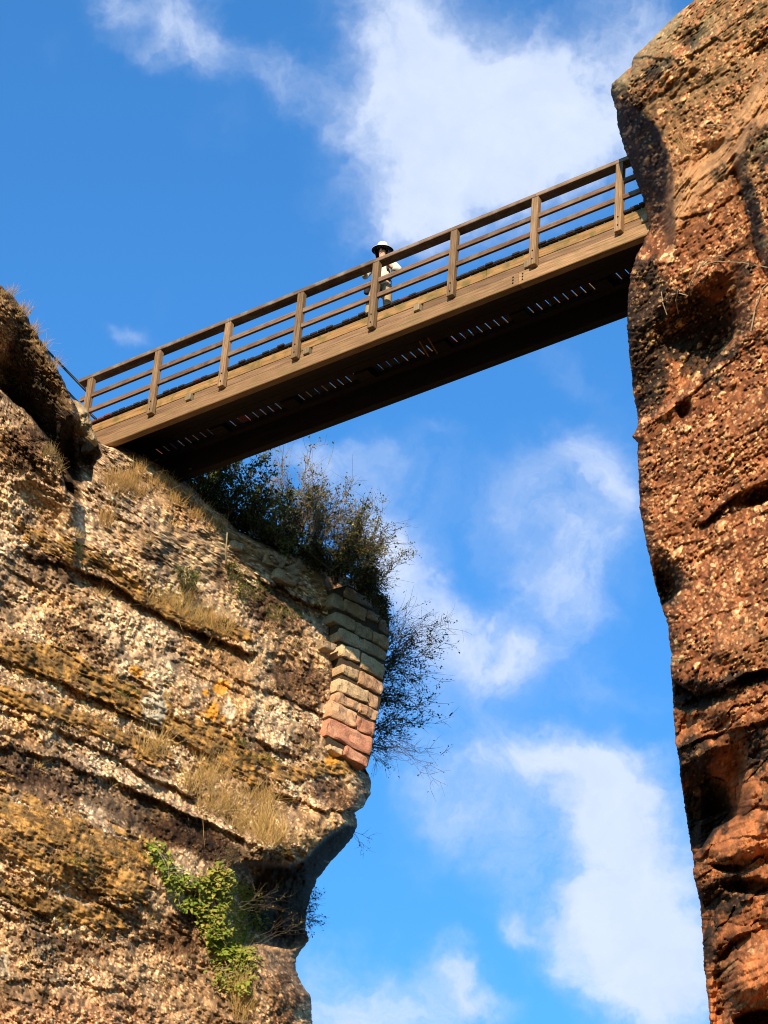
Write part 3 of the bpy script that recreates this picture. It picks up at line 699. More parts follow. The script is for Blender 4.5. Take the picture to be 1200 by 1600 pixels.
STONES = [  # corners in an enlarged view, clockwise from upper left, then colour
 ((300, 165), (500, 268), (492, 330), (280, 238), 4), ((190, 212), (276, 252), (272, 350), (192, 312), 4),
 ((282, 258), (448, 345), (440, 425), (276, 345), 3), ((452, 340), (540, 384), (528, 436), (448, 402), 3), ((545, 392), (604, 425), (602, 520), (536, 482), 4),
 ((215, 350), (362, 420), (352, 500), (198, 425), 3), ((368, 425), (488, 488), (484, 565), (360, 505), 4), ((494, 494), (600, 558), (596, 640), (488, 570), 3),
 ((242, 470), (402, 542), (392, 622), (236, 556), 3), ((407, 548), (592, 645), (578, 714), (396, 625), 4),
 ((256, 592), (402, 650), (392, 728), (248, 678), 1), ((407, 655), (573, 742), (568, 855), (396, 765), 1),
 ((265, 736), (385, 790), (378, 868), (258, 802), 1), ((390, 795), (560, 886), (546, 964), (382, 880), 2),
 ((240, 836), (455, 936), (446, 1026), (226, 930), 1), ((460, 942), (546, 984), (528, 1070), (450, 1030), 2),
 ((225, 942), (386, 1020), (380, 1085), (200, 1004), 2), ((391, 1026), (518, 1086), (506, 1156), (385, 1092), 2),
 ((186, 1015), (364, 1106), (355, 1210), (162, 1112), 2), ((370, 1112), (505, 1176), (492, 1276), (360, 1212), 0),
 ((166, 1132), (482, 1290), (466, 1412), (150, 1256), 0), ((166, 1332), (270, 1372), (264, 1408), (176, 1362), 1), ((290, 1340), (460, 1432), (442, 1500), (276, 1402), 0),
 ((110, 560), (215, 600), (205, 650), (120, 620), 4)]
EXTRA = [((476, 866), (494, 876), (490, 892), (466, 884)), ((466, 876), (480, 880), (470, 896), (452, 886)), ((497, 880), (520, 896), (512, 910), (486, 896)),
 ((400, 840), (424, 852), (418, 866), (396, 856)), ((428, 852), (462, 866), (452, 884), (424, 872)), ((372, 838), (392, 846), (388, 856), (368, 850)),
 ((440, 884), (478, 896), (470, 912), (436, 898)), ((505, 905), (530, 918), (524, 934), (498, 922))]
def stone_mesh(q, ci, deep=0.42, lift=0.0, rag=1.0):
    """a hewn block: bevelled pillow face with worn corners, running back into the wall"""
    q = np.array(q, float) + rng.normal(size=(4, 2)) * .55; nu, nv = 13, 8
    V, Cv = [], []
    sd_ = rng.random(3) * 90
    back = []
    colr = C3(*SAND[ci]) * (0.8 + 0.45 * rng.random()); lich = C3(.36, .30, .21)
    for j in range(nv):
        for i in range(nu):
            a = [0, .03, .08, .16, .26, .38, .5, .62, .74, .84, .92, .97, 1][i]; b = [0, .07, .2, .38, .6, .8, .93, 1][j]
            p = (q[0] * (1 - a) + q[1] * a) * (1 - b) + (q[3] * (1 - a) + q[2] * a) * b
            ed = min(a * 9, (1 - a) * 9, b * 4, (1 - b) * 4, 0.5) / 0.5
            corner = (1 - min(1, min(a, 1 - a) * 6)) * (1 - min(1, min(b, 1 - b) * 3))
            c = q.mean(0); p = p + (c - p) * (-0.035 + 0.06 * corner)
            w = wall_pt(p[0], p[1])
            nz = nfbm(np.array([w * 5 + sd_]), 4, .6)[0]
            w = w + mn_ * (lift - 0.022 * (1 - ed) + 0.085 * nz * rag)
            if ed < 1: w = w + np.array([1, 1, 1]) * 0.012 * nfbm(np.array([w * 9 + 5]), 2)[0]
            V.append(w)
            k = 0.5 + 0.5 * nfbm(np.array([w * 2.2 + 40]), 3)[0] * 2
            Cv.append(colr * (0.75 + 0.5 * k) * (1 - 0.5 * np.clip(nz * 2 - .3, 0, 1)) + (lich - colr) * np.clip((k - 0.55) * 1.2, 0, .55))
    n0 = len(V)
    ring = [i for i in range(nu)] + [j * nu + nu - 1 for j in range(1, nv)] + [(nv - 1) * nu + i for i in range(nu - 2, -1, -1)] + [j * nu for j in range(nv - 2, 0, -1)]
    for i in ring: V.append(V[i] - mn_ * deep); Cv.append(Cv[i])
    Fc = [(j * nu + i, (j + 1) * nu + i, (j + 1) * nu + i + 1, j * nu + i + 1) for j in range(nv - 1) for i in range(nu - 1)]
    m_ = len(ring)
    for k in range(m_): Fc.append((ring[k], ring[(k + 1) % m_], n0 + (k + 1) % m_, n0 + k))
    Fc.append(tuple(n0 + k for k in range(m_)))
    me = mesh('stone', V, Fc); set_col(me, np.array(Cv)); return me
_mo = [px2(*c) for c in ((185, 190), (300, 160), (500, 262), (602, 420), (600, 560), (577, 710), (565, 860), (548, 960), (528, 1070), (505, 1160), (492, 1270), (468, 1410), (442, 1498), (290, 1400), (170, 1350), (150, 1250), (160, 1110), (190, 1010), (235, 930), (262, 790), (245, 640), (210, 430))]
_n = len(_mo); _V = [wall_pt(x, y, -.055) for x, y in _mo] + [wall_pt(x, y, -.055) - mn_ * .4 for x, y in _mo]
_me = mesh('mortar', _V, [tuple(range(_n)), tuple(range(2 * _n - 1, _n - 1, -1))] + [(i, (i + 1) % _n, _n + (i + 1) % _n, _n + i) for i in range(_n)])
set_col(_me, np.tile(C3(.06, .042, .028), (2 * _n, 1))); link('mortar', _me, stone_mat, wall)
for s_ in STONES:
    q = [px2(*c) for c in s_[:4]]
    link('stone', stone_mesh(q, s_[4], lift=rng.normal() * 0.012), stone_mat, wall)
for q in EXTRA:
    c = np.mean(q, 0); R = RL(c[0], c[1]); 
    off = float((at(c[0], c[1], R) - MPt) @ mn_) + 0.03
    link('stone', stone_mesh(q, 3, lift=off, deep=0.35), stone_mat, wall)

# ------------------------------------------------------------------ footbridge
def bbox_mesh(name, s0, s1, o0, o1, z0, z1, bev=0.006, bend=0.0, seg=1):
    """timber squared along the bridge axes, slightly rounded arrises"""
    bm = bmesh.new()
    pts = []
    for s in (s0, s1):
        for o in (o0, o1):
            for z in (z0, z1): pts.append(bm.verts.new(bp3(s, o, z)))
    f = [(0, 1, 3, 2), (4, 6, 7, 5), (0, 4, 5, 1), (2, 3, 7, 6), (0, 2, 6, 4), (1, 5, 7, 3)]
    for q in f: bm.faces.new([pts[i] for i in q])
    bmesh.ops.recalc_face_normals(bm, faces=bm.faces)
    if bev: bmesh.ops.bevel(bm, geom=bm.edges[:], offset=bev, segments=seg, affect='EDGES', profile=0.5)
    me = bpy.data.meshes.new(name); bm.to_mesh(me); bm.free(); return me
STEEL = simple_mat('dark_steel', (.02, .022, .028), 0.5, 0.6, 0.2)
W_RAIL = wood_mat('weathered_rail_timber', (.07, .036, .024), (.23, .13, .08), 'b', 45, stain=(.22, .17, .12), stain_amt=0.5)
W_CAP = wood_mat('grey_cap_timber', (.10, .06, .04), (.26, .165, .11), 'b', 45, stain=(.27, .22, .17), stain_amt=0.6)
W_POST = wood_mat('post_timber', (.10, .058, .032), (.33, .20, .11), 'z', 45, stain=(.15, .12, .05), stain_amt=0.25)
W_TOP = wood_mat('mossy_edge_timber', (.14, .07, .028), (.36, .20, .08), 'b', 40, stain=(.12, .10, .03), stain_amt=0.8)
W_MID = wood_mat('side_board_timber', (.10, .055, .03), (.27, .155, .085), 'b', 45)
W_BEAM = wood_mat('main_beam_timber', (.15, .08, .04), (.37, .215, .11), 'b', 45, stain=(.17, .13, .05), stain_amt=0.35)
W_SHADE = wood_mat('shaded_underside_timber', (.010, .007, .005), (.026, .016, .011), 'b', 40)  # near-black colour stands in for the shade below the deck
W_PLANK = wood_mat('dark_deck_plank', (.018, .013, .011), (.05, .035, .028), 'n', 40, stain=(.06, .03, .02), stain_amt=0.3)
W_RED = wood_mat('reddish_deck_plank', (.10, .025, .018), (.20, .05, .035), 'n', 40)
W_BLOCK = wood_mat('cross_beam_end', (.14, .10, .06), (.30, .22, .13), 'z', 50)
BOLT = simple_mat('rusty_bolt', (.03, .02, .015), 0.7, 0.4, 0.2)
root = bp3(0, -0.9, -1.65)
bridge = empty('footbridge', Vector(root), label='narrow brown timber footbridge with post and rail sides, high between cliff and rock pillar', cat='footbridge')
S0, S1 = -0.10, 7 * SP + 2.6
FB = -0.105                       # front of the side beams
zt = -1.0
# main beams
jn = 5.62 * SP + 0.3
for a, b in ((0.12, jn), (jn + 0.004, S1)):
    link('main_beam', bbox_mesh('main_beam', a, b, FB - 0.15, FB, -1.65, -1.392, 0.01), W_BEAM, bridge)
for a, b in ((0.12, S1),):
    link('main_beam', bbox_mesh('main_beam', a, b, -1.76, -1.61, -1.65, -1.06, 0.01), W_SHADE, bridge, label='far side beam of timber coloured dark for its shade')
for ds in (-0.10, 0.09):
    for z in (-1.46, -1.52, -1.58):
        link('bolt_head', bbox_mesh('bolt_head', jn + ds - .014, jn + ds + .014, FB, FB + .012, z - .014, z + .014, .004), STEEL, bridge)
# side boards between the beam ends of the crossbeams
blk = [0.02 + 0.3, 1.42 * SP, 3.10 * SP - 0.02, 4.45 * SP, 5.83 * SP, 7.28 * SP]
blk = [0.31, 2.44, 5.10, 7.46, 9.70, 11.95]
edges = [0.12] + blk + [S1]
prev = 0.14
for x in blk[1:] + [S1]:
    link('side_board', bbox_mesh('side_board', prev, x - 0.03, FB - 0.10, FB - 0.012, -1.386, -1.246, 0.004), W_MID, bridge)
    prev = x + 0.16
for x in blk[1:]:
    link('crossbeam', bbox_mesh('crossbeam', x, x + 0.12, FB - 0.40, FB + 0.045, -1.384, -1.250, 0.006), W_BLOCK, bridge)
for a, b in ((-0.06, 4.12), (4.126, 8.9), (8.906, S1)):
    link('edge_board', bbox_mesh('edge_board', a, b, FB - 0.12, FB - 0.004, -1.240, -1.055, 0.006), W_TOP, bridge)
link('end_board', bbox_mesh('end_board', -0.06, 0.11, FB - 0.12, FB - 0.008, -1.60, -1.244, 0.006), W_TOP, bridge)
# stringers and soffit boards below the deck
for o0, o1 in ((-0.104, -0.062), (-0.42, -0.26), (-0.86, -0.70), (-1.06, -0.87), (-1.25, -1.07), (-1.60, -1.49)):
    link('stringer', bbox_mesh('stringer', 0.1, S1, o0, o1, -1.052 if o0 == -0.104 else -1.10 if o0 > -1.4 and o0 < -.9 else -1.16, -1.004 if o0 == -0.104 else -1.048, 0), W_SHADE, bridge)
for k in range(9):
    x = k * SP + 0.35
    link('blocking', bbox_mesh('blocking', x, x + 0.30, -1.49, -1.25, -1.15, -1.047, 0), W_SHADE, bridge)
for k, (x, dx) in enumerate(((5.2, .18), (6.1, .2), (6.6, -.16))):
    pass
# steel struts under the middle of the span
def tube_mesh(name, pts, rad, n=6):
    V, Fc = [], []; pts = [np.array(p, float) for p in pts]
    rad = rad if hasattr(rad, '__len__') else [rad] * len(pts)
    for i, p in enumerate(pts):
        t = pts[min(i + 1, len(pts) - 1)] - pts[max(i - 1, 0)]; t /= np.linalg.norm(t) + 1e-9
        a = np.cross(t, [0.3, 0.2, 1.0]); a /= np.linalg.norm(a) + 1e-9; b = np.cross(t, a)
        for k in range(n):
            an = 2 * math.pi * k / n; V.append(p + rad[i] * (math.cos(an) * a + math.sin(an) * b))
    for i in range(len(pts) - 1):
        for k in range(n): Fc.append((i * n + k, i * n + (k + 1) % n, (i + 1) * n + (k + 1) % n, (i + 1) * n + k))
    Fc.append(tuple(range(n))[::-1]); Fc.append(tuple((len(pts) - 1) * n + k for k in range(n)))
    return mesh(name, V, Fc, smooth=n > 5)
RUST = simple_mat('rusty_iron', (.30, .13, .06), 0.8, 0.1, 0.3)
for a, b in ((6.92, 7.12), (7.10, 7.30)):
    link('brace', tube_mesh('brace', [bp3(a, -0.98, -1.20), bp3(a - 0.02, -1.30, -1.32)], 0.014, 5), RUST, bridge)
for a in (6.35, 6.95):
    link('brace', tube_mesh('brace', [bp3(a, -0.52, -1.45), bp3(a + 0.14, -0.40, -1.22)], 0.010, 5), STEEL, bridge)
# deck planks, laid crosswise with open joints
post_s = [i * SP for i in range(9)]
kk = 0; x = -0.05
plank_me = {}
while x < S1 - 0.2:
    at_post = any(abs(x + 0.062 - p) < 0.14 for p in post_s)
    key = (round(at_post), kk % 5)
    jit = rng.normal() * 0.012
    me = bbox_mesh('plank', x, x + 0.1440, -1.80 + jit, (FB if at_post else -0.045 + jit), -1.036, zt + rng.random() * 0.008, 0.004)
    link('plank', me, W_RED if kk in (0, 1, 2, 3, 15, 41) else W_PLANK, bridge)
    x += 0.176; kk += 1
# railings, near and far
def railing(o_front, sgn, name):
    r = empty(name, Vector(bp3(0, o_front, -1.0))); r.parent = bridge; r.location = Vector(bp3(0, o_front, -1.0) - root)
    def k(n, me, mt, **q): return link(n, me, mt, r, **q)
    for i, s in enumerate(post_s):
        hw = 0.066; a, b = sorted((o_front, o_front - sgn * 0.10))
        lo = -1.42 if i else -1.44
        k('post', bbox_mesh('post', s - hw, s + hw, a, b, lo + rng.normal() * .012, 0.0, 0.006), W_POST)
        for z in (-1.15, -1.32):
            c = bp3(s + 0.01, o_front + sgn * 0.004, z)
            k('bolt', tube_mesh('bolt', [c - Bn * sgn * 0.01, c + Bn * sgn * 0.010], 0.013, 6), BOLT)
    a, b = sorted((o_front + sgn * 0.006, o_front - sgn * 0.19))
    cuts = [-0.30, 2 * SP + 0.02, 4 * SP - 0.02, 6 * SP + 0.01, S1]
    for c0, c1 in zip(cuts[:-1], cuts[1:]):
        k('handrail', bbox_mesh('handrail', c0 + .002, c1 - .002, a, b, 0.002, 0.082 + rng.normal() * .003, 0.008), W_CAP)
    a, b = sorted((o_front - sgn * 0.028, o_front - sgn * 0.082))
    for i in range(len(post_s)):
        s0_ = post_s[i] + 0.064; s1_ = (post_s[i + 1] - 0.064) if i + 1 < len(post_s) else S1
        for z in (-0.395, -0.735):
            dz_ = rng.normal() * 0.006
            k('rail', bbox_mesh('rail', s0_, s1_, a, b, z - 0.047 + dz_, z + 0.047 + dz_, 0.005), W_RAIL)
    k('rail', bbox_mesh('rail', -0.22, -0.066, a, b, -0.44, -0.35, 0.005), W_RAIL)
railing(0.0, 1, 'railing')
railing(-1.87, -1, 'railing')

# steel handrail that climbs on from the bridge behind the boulder
hr = empty('steel_handrail', Vector(at(100, 600, 53.0)), label='thin dark steel handrail sloping up behind the boulder at the left bridge end', cat='handrail')
for pts in (((40, 505), (66, 540), (100, 575), (140, 616)), ((60, 565), (92, 598), (118, 625), (150, 655))):
    dd = [55.0, 54.4, 53.6, 52.9]
    link('bar', tube_mesh('bar', [at(x, y, d) for (x, y), d in zip(pts, dd)], 0.026, 6), STEEL, hr)
for (x0, y0, x1, y1, d) in ((52, 520, 70, 575, 54.6), (92, 567, 100, 606, 53.8)):
    link('stanchion', tube_mesh('stanchion', [at(x0, y0, d), at(x1, y1, d)], 0.022, 6), STEEL, hr) if x0 < 60 else None

# pale weathered stone beside the bridge end
def boulder_mesh(name, x0, x1, y0, y1, poly, Rf, thick, nx=60, ny=80, pale=(.50, .40, .25), dark=(.2, .13, .08), seed=0):
    """closed rock: a front and a rear half that meet along its outline"""
    poly = np.array(poly, float); c = poly.mean(0)
    ang = np.arctan2(poly[:, 1] - c[1], poly[:, 0] - c[0]); rad = np.hypot(*(poly - c).T); o = np.argsort(ang); ang, rad = ang[o], rad[o]
    V, Cv, Fc = [], [], []
    for half in (0, 1):
        T, S = np.meshgrid(np.linspace(-math.pi, math.pi, nx, endpoint=False), np.linspace(0.02, 1, ny))
        rr = np.interp(T, np.concatenate([ang - 2 * math.pi, ang, ang + 2 * math.pi]), np.tile(rad, 3)) * S
        Xp = c[0] + rr * np.cos(T); Yp = c[1] + rr * np.sin(T)
        h = np.sqrt(np.clip(1 - S ** 2, 0, 1)) * thick
        P = at(Xp, Yp, Rf)
        n = nfbm(P * 2.5 + seed, 4, .6); n2 = nfbm(P * 9 + seed, 3, .6)
        F1, F2, a1, b1 = worley(P[..., 0] / .1, P[..., 2] / .1, 7)
        h2 = h * (1 + 1.3 * n) + (.12 * n2 + .05 * np.clip(.5 - F1, 0, 1)) * (1 - S ** 6)
        V.append(at(Xp, Yp, Rf + (-h2 if half == 0 else h2)).reshape(-1, 3))
        t = np.clip(.5 + n * 1.2 + .5 * n2, 0, 1)
        Cv.append((C3(*dark) + (C3(*pale) - C3(*dark)) * t[..., None] * (0.7 + .6 * b1[..., None])).reshape(-1, 3))
        i = np.arange(nx * ny).reshape(ny, nx) + half * nx * ny; ir = np.roll(i, -1, 1)
        q = np.stack([i[:-1], i[1:], ir[1:], ir[:-1]], -1).reshape(-1, 4)
        Fc.append(q if half else q[:, ::-1])
    me = np_mesh(name, np.concatenate(V), np.concatenate(Fc)); set_col(me, np.concatenate(Cv)); return me
Rb = RL(128, 660)
link('boulder', boulder_mesh('boulder', 0, 0, 0, 0, [(109, 628), (114, 624), (124, 628), (133, 636), (139, 652), (143, 668), (150, 682), (154, 690), (150, 700), (140, 690), (128, 682), (116, 668), (110, 650)], Rb - 0.25, 0.22, 60, 30, pale=(.46, .34, .2), dark=(.12, .075, .045)),
     rock_mat, label='pale knobbly stone wedged beside the left end post of the bridge', cat='rock')

# ------------------------------------------------------------------ plants
leaf_mat = attr_mat('leaves', rough=0.6, scale=20, var=0.2, bump=0, trans=0.25)
grass_mat = attr_mat('dry_grass', rough=0.8, scale=15, var=0.2, bump=0, trans=0.15)
bark_mat = simple_mat('bark', (.10, .07, .045), 0.9, var=0.4, scale=20)
pale_bark = simple_mat('dead_twig', (.30, .22, .13), 0.9, var=0.4, scale=20)
UP = np.array([0, 0, 1.0])

def grass(label, spots, length, n, colour=((.76, .50, .19), (.46, .27, .09)), width=0.008, droop=0.6, lean=(0, 0), name='dry_grass', spread=0.35):
    """spots: (x, y, radius x, radius y) in the photograph; blades are narrow tapering strips"""
    V, Q, Cv = [], [], []
    ws = np.array([s_[2] * s_[3] for s_ in spots], float); ws /= ws.sum()
    for s_, w in zip(spots, ws):
        for _ in range(max(4, int(n * w))):
            a, r = rng.random() * 2 * math.pi, math.sqrt(rng.random())
            x, y = s_[0] + s_[2] * r * math.cos(a), s_[1] + s_[3] * r * math.sin(a)
            look = RL if s_[0] < 800 else RR
            p = at(x, y, look(x, y) + 0.03)
            d = np.array([lean[0], -0.35 + lean[1], 1.0]) + rng.normal(size=3) * spread
            d /= np.linalg.norm(d); ln_ = length * (0.5 + 0.8 * rng.random())
            side_ = np.cross(d, CF); side_ /= np.linalg.norm(side_); wd = width * (0.6 + 0.7 * rng.random())
            dr = np.array([rng.normal() * .6, rng.normal() * .3 - .2, -1.0]) * droop * rng.random()
            c = C3(*colour[0]) + (C3(*colour[1]) - C3(*colour[0])) * rng.random()
            b = len(V)
            for k, t in enumerate((0, .35, .7, 1)):
                q_ = p + d * ln_ * t + dr * ln_ * t * t * .6
                V.append(q_ - side_ * wd * (1 - t) * .5); V.append(q_ + side_ * (wd * (1 - t) * .5 + .0008)); Cv += [c * (.45 + .75 * t)] * 2
            for k in range(3): Q.append((b + 2 * k, b + 2 * k + 1, b + 2 * k + 3, b + 2 * k + 2))
    me = np_mesh(name, np.array(V), np.array(Q)); set_col(me, np.array(Cv))
    return link(name, me, grass_mat, label=label, kind='stuff')

def inside(poly, x, y):
    c = False; j = len(poly) - 1
    for i in range(len(poly)):
        (xi, yi), (xj, yj) = poly[i], poly[j]
        if (yi > y) != (yj > y) and x < (xj - xi) * (y - yi) / (yj - yi) + xi: c = not c
        j = i
    return c

def bezier(p0, p1, p2, n):
    t = np.linspace(0, 1, n)[:, None]
    return p0 * (1 - t) ** 2 + 2 * p1 * t * (1 - t) + p2 * t * t

def shrub(name, label, cat, roots, poly, R, depth, n_limb, n_twig, leaf_n, leaf_size, colours, limb_r=0.02, twig_r=0.006, bark=None, twig_len=0.5, stem_up=0.6, group=None, leaf_aspect=0.55, wig=0.05, tri=None):
    """woody plant: limbs reach from the roots to tips spread through the crown, twigs fork off, leaves sit along the twigs"""
    base = at(roots[0][0], roots[0][1], R)
    e = empty(name, Vector(base), label=label, cat=cat, group=group)
    xs = [p[0] for p in poly]; ysl = [p[1] for p in poly]
    VV, FF = [], []
    def tube(pts, r0, r1, n=4):
        b = sum(len(v) for v in VV); V = []
        for i, p in enumerate(pts):
            t = pts[min(i + 1, len(pts) - 1)] - pts[max(i - 1, 0)]; t = t / (np.linalg.norm(t) + 1e-9)
            a = np.cross(t, [.31, .2, .93]); a /= np.linalg.norm(a) + 1e-9; c = np.cross(t, a)
            rr = r0 + (r1 - r0) * i / (len(pts) - 1)
            for k in range(n):
                an = 2 * math.pi * k / n; V.append(p + rr * (math.cos(an) * a + math.sin(an) * c))
        VV.append(np.array(V))
        for i in range(len(pts) - 1):
            for k in range(n): FF.append((b + i * n + k, b + i * n + (k + 1) % n, b + (i + 1) * n + (k + 1) % n, b + (i + 1) * n + k))
    anchors = []
    for _ in range(n_limb):
        for _t in range(400):
            x = xs[0] + 0; x = min(xs) + rng.random() * (max(xs) - min(xs)); y = min(ysl) + rng.random() * (max(ysl) - min(ysl))
            if inside(poly, x, y): break
        r0 = roots[int(rng.integers(len(roots)))]
        dd = min(roots, key=lambda q: (q[0] - x) ** 2 + (q[1] - y) ** 2)
        if rng.random() < .7: r0 = dd
        p0 = at(r0[0] + rng.normal() * 3, r0[1] + rng.normal() * 2, R + .1 + rng.normal() * .1); p2 = at(x, y, R + .2 + rng.normal() * depth)
        Lg = np.linalg.norm(p2 - p0)
        p1 = (p0 + p2) / 2 + UP * Lg * stem_up * .35 + rng.normal(size=3) * Lg * .10
        pts = bezier(p0, p1, p2, 9); pts[1:] += rng.normal(size=(8, 3)) * Lg * wig * .4
        tube(pts, limb_r * (.6 + .6 * rng.random()), limb_r * .22)
        anchors += [(pts[i], pts[min(i + 1, 8)] - pts[i - 1], i / 8) for i in range(3, 9)]
    LV, LQ, LC = [], [], []
    cl = [C3(*c) for c in colours]
    for _ in range(n_twig):
        p, d, f = anchors[int(rng.integers(len(anchors)))]
        d = d / (np.linalg.norm(d) + 1e-9) + rng.normal(size=3) * .65 + UP * .15; d /= np.linalg.norm(d)
        tl = twig_len * (.4 + .8 * rng.random())
        q0 = p; q2 = p + d * tl + rng.normal(size=3) * tl * .15; q1 = (q0 + q2) / 2 + rng.normal(size=3) * tl * .12
        pts = bezier(q0, q1, q2, 5)
        tube(pts, twig_r, twig_r * .4, 3)
        if rng.random() < .5:
            k = int(rng.integers(1, 4)); dd = (q2 - q0) / tl + rng.normal(size=3) * .7; 
            tube(bezier(pts[k], pts[k] + dd * tl * .25, pts[k] + dd * tl * .5, 3), twig_r * .7, twig_r * .3, 3)
        cb = cl[int(rng.integers(len(cl)))] * (.6 + .7 * rng.random())
        for _l in range(rng.poisson(leaf_n)):
            t = .15 + .85 * rng.random(); c = bezier(q0, q1, q2, 21)[int(t * 20)] + rng.normal(size=3) * leaf_size * .6
            ax = rng.normal(size=3); ax[2] -= .4; ax /= np.linalg.norm(ax); bx = np.cross(ax, rng.normal(size=3)); bx /= np.linalg.norm(bx)
            s_ = leaf_size * (.55 + .8 * rng.random()); b = len(LV)
            nn_ = np.cross(ax, bx) * s_ * .18
            LV += [c, c + ax * s_ * .5 + bx * s_ * leaf_aspect * .5 + nn_, c + ax * s_, c + ax * s_ * .5 - bx * s_ * leaf_aspect * .5 + nn_]
            LQ.append((b, b + 1, b + 2, b + 3)); LC += [cb * (.8 + .4 * rng.random())] * 4
    me = np_mesh('branches', np.concatenate(VV), np.array(FF))
    link('branches', me, bark or bark_mat, e)
    if LV:
        me = np_mesh('foliage', np.array(LV), np.array(LQ)); set_col(me, np.array(LC)); link('foliage', me, leaf_mat, e)
    return e

DG, MG, OL, YL = (.055, .080, .018), (.10, .13, .028), (.17, .15, .04), (.36, .27, .05)
Rt = RL(330, 790)
shrub('shrub', 'dark leafy shrub on the cliff top half under the left end of the bridge', 'shrub', [(262, 752), (310, 790), (350, 815), (395, 838), (430, 850)],
      [(300, 735), (330, 722), (385, 712), (430, 730), (460, 770), (470, 850), (400, 838), (340, 808), (270, 758), (250, 735)], RL(360, 830) + .5, .45, 46, 1000, 5, 0.08, [DG, DG, MG], 0.018, 0.006, twig_len=.35, group='shrubs crowding the cliff top')
shrub('shrub', 'airy shrub of bare forked branches rising above the cliff top, with few leaves', 'shrub', [(440, 850), (470, 868), (490, 872)],
      [(400, 745), (420, 700), (445, 690), (460, 705), (495, 685), (505, 700), (560, 708), (560, 760), (575, 800), (520, 830), (450, 830)], RL(470, 890) + .5, .35, 26, 420, 1.6, 0.055, [MG, OL, DG], 0.016, 0.005, pale_bark, twig_len=.45, stem_up=.7, group='shrubs crowding the cliff top')
shrub('shrub', 'olive shrub with yellowing leaves in the middle of the cliff top thicket', 'shrub', [(450, 862), (480, 872), (510, 885), (540, 896)],
      [(430, 790), (460, 760), (520, 765), (560, 780), (590, 800), (600, 850), (590, 900), (530, 890), (450, 850)], RL(500, 900) + .5, .4, 50, 1000, 4, 0.06, [MG, OL, OL, YL, (.22, .16, .05)], 0.014, 0.005, twig_len=.4, group='shrubs crowding the cliff top')
shrub('shrub', 'feathery arching shrub leaning out to the right over the wall top', 'shrub', [(530, 898), (560, 908), (580, 922)],
      [(560, 790), (600, 785), (610, 820), (645, 850), (640, 870), (610, 890), (600, 920), (560, 905), (520, 880), (500, 850)], RL(560, 925) + .4, .35, 60, 900, 3, 0.045, [MG, OL, (.10, .10, .04)], 0.009, 0.0035, twig_len=.34, group='shrubs crowding the cliff top')
shrub('shrub', 'low dark tuft of foliage hanging over the top right corner of the masonry', 'shrub', [(560, 905), (580, 920), (592, 936)],
      [(545, 888), (580, 895), (600, 915), (608, 945), (609, 972), (596, 965), (575, 930), (545, 905)], mR + .0, .18, 50, 700, 5, 0.05, [(.02, .03, .010), DG], 0.008, 0.004, twig_len=.15, stem_up=.1, group='shrubs crowding the cliff top')
shrub('shrub', 'wiry shrub with dark leaves growing out behind the right side of the masonry', 'shrub', [(588, 1040), (584, 1090), (578, 1140), (575, 1170)],
      [(600, 1010), (625, 985), (660, 960), (690, 975), (704, 1010), (700, 1060), (680, 1090), (706, 1140), (690, 1160), (660, 1150), (620, 1170), (590, 1185), (590, 1120)], mR + 1.0, .45, 46, 700, 3.6, 0.055, [DG, (.025, .045, .018), (.05, .06, .03)], 0.013, 0.0045, twig_len=.38, stem_up=.25)
shrub('dead_bush', 'bare twiggy growth dangling below the shrub right of the masonry', 'bush', [(584, 1130), (580, 1165)],
      [(590, 1170), (640, 1150), (690, 1180), (680, 1226), (650, 1200), (610, 1215), (585, 1205)], mR + .9, .3, 18, 160, .8, 0.04, [DG, OL], 0.007, 0.0035, twig_len=.35, stem_up=.0)
shrub('dead_bush', 'thin bare twigs sticking up into the sky above the shrub right of the masonry', 'bush', [(590, 1040), (592, 1020)],
      [(600, 960), (625, 935), (670, 945), (705, 965), (700, 990), (650, 985), (610, 1000)], mR + .9, .3, 16, 160, 1.2, 0.045, [DG, OL], 0.007, 0.0035, twig_len=.35, stem_up=.2)
shrub('hanging_plant', 'spindly plant trailing from the dark overhang against the blue sky', 'plant', [(470, 1430), (478, 1405), (480, 1380)],
      [(484, 1375), (505, 1372), (520, 1395), (505, 1420), (495, 1450), (484, 1465), (476, 1440)], RL(470, 1420) + .5, .2, 18, 150, 2, 0.045, [DG, MG], 0.005, 0.003, twig_len=.2, stem_up=0)
shrub('twig', 'single bare twig poking out right of the rock nose above the overhang', 'twig', [(552, 1300)],
      [(560, 1312), (580, 1300), (584, 1325), (568, 1335)], RL(545, 1300) + .3, .1, 4, 22, .4, 0.03, [DG], 0.005, 0.003, twig_len=.15, stem_up=.3)
shrub('shrub', 'small green sapling rooted in the cliff face above the main grassy ledge', 'shrub', [(288, 935)],
      [(268, 890), (285, 878), (305, 885), (312, 905), (300, 922), (275, 915)], RL(288, 930) - .25, .12, 12, 150, 5, 0.045, [MG, OL], 0.008, 0.003, twig_len=.16)
shrub('shrub', 'small straggly green plant high on the cliff face beneath the thicket', 'shrub', [(368, 930), (355, 925)],
      [(330, 870), (350, 880), (380, 880), (400, 905), (395, 930), (350, 935), (328, 910)], RL(365, 920) - .2, .12, 16, 170, 4, 0.045, [MG, OL, YL], 0.007, 0.003, twig_len=.22)
_d = RL(354, 885) - .15
link('stem', tube_mesh('stem', [at(354, 888, _d), at(353, 860, _d), at(355, 832, _d)], [.022, .018, .012], 6), pale_bark, label='pale straight bare stem standing beside the thicket edge', cat='stem')
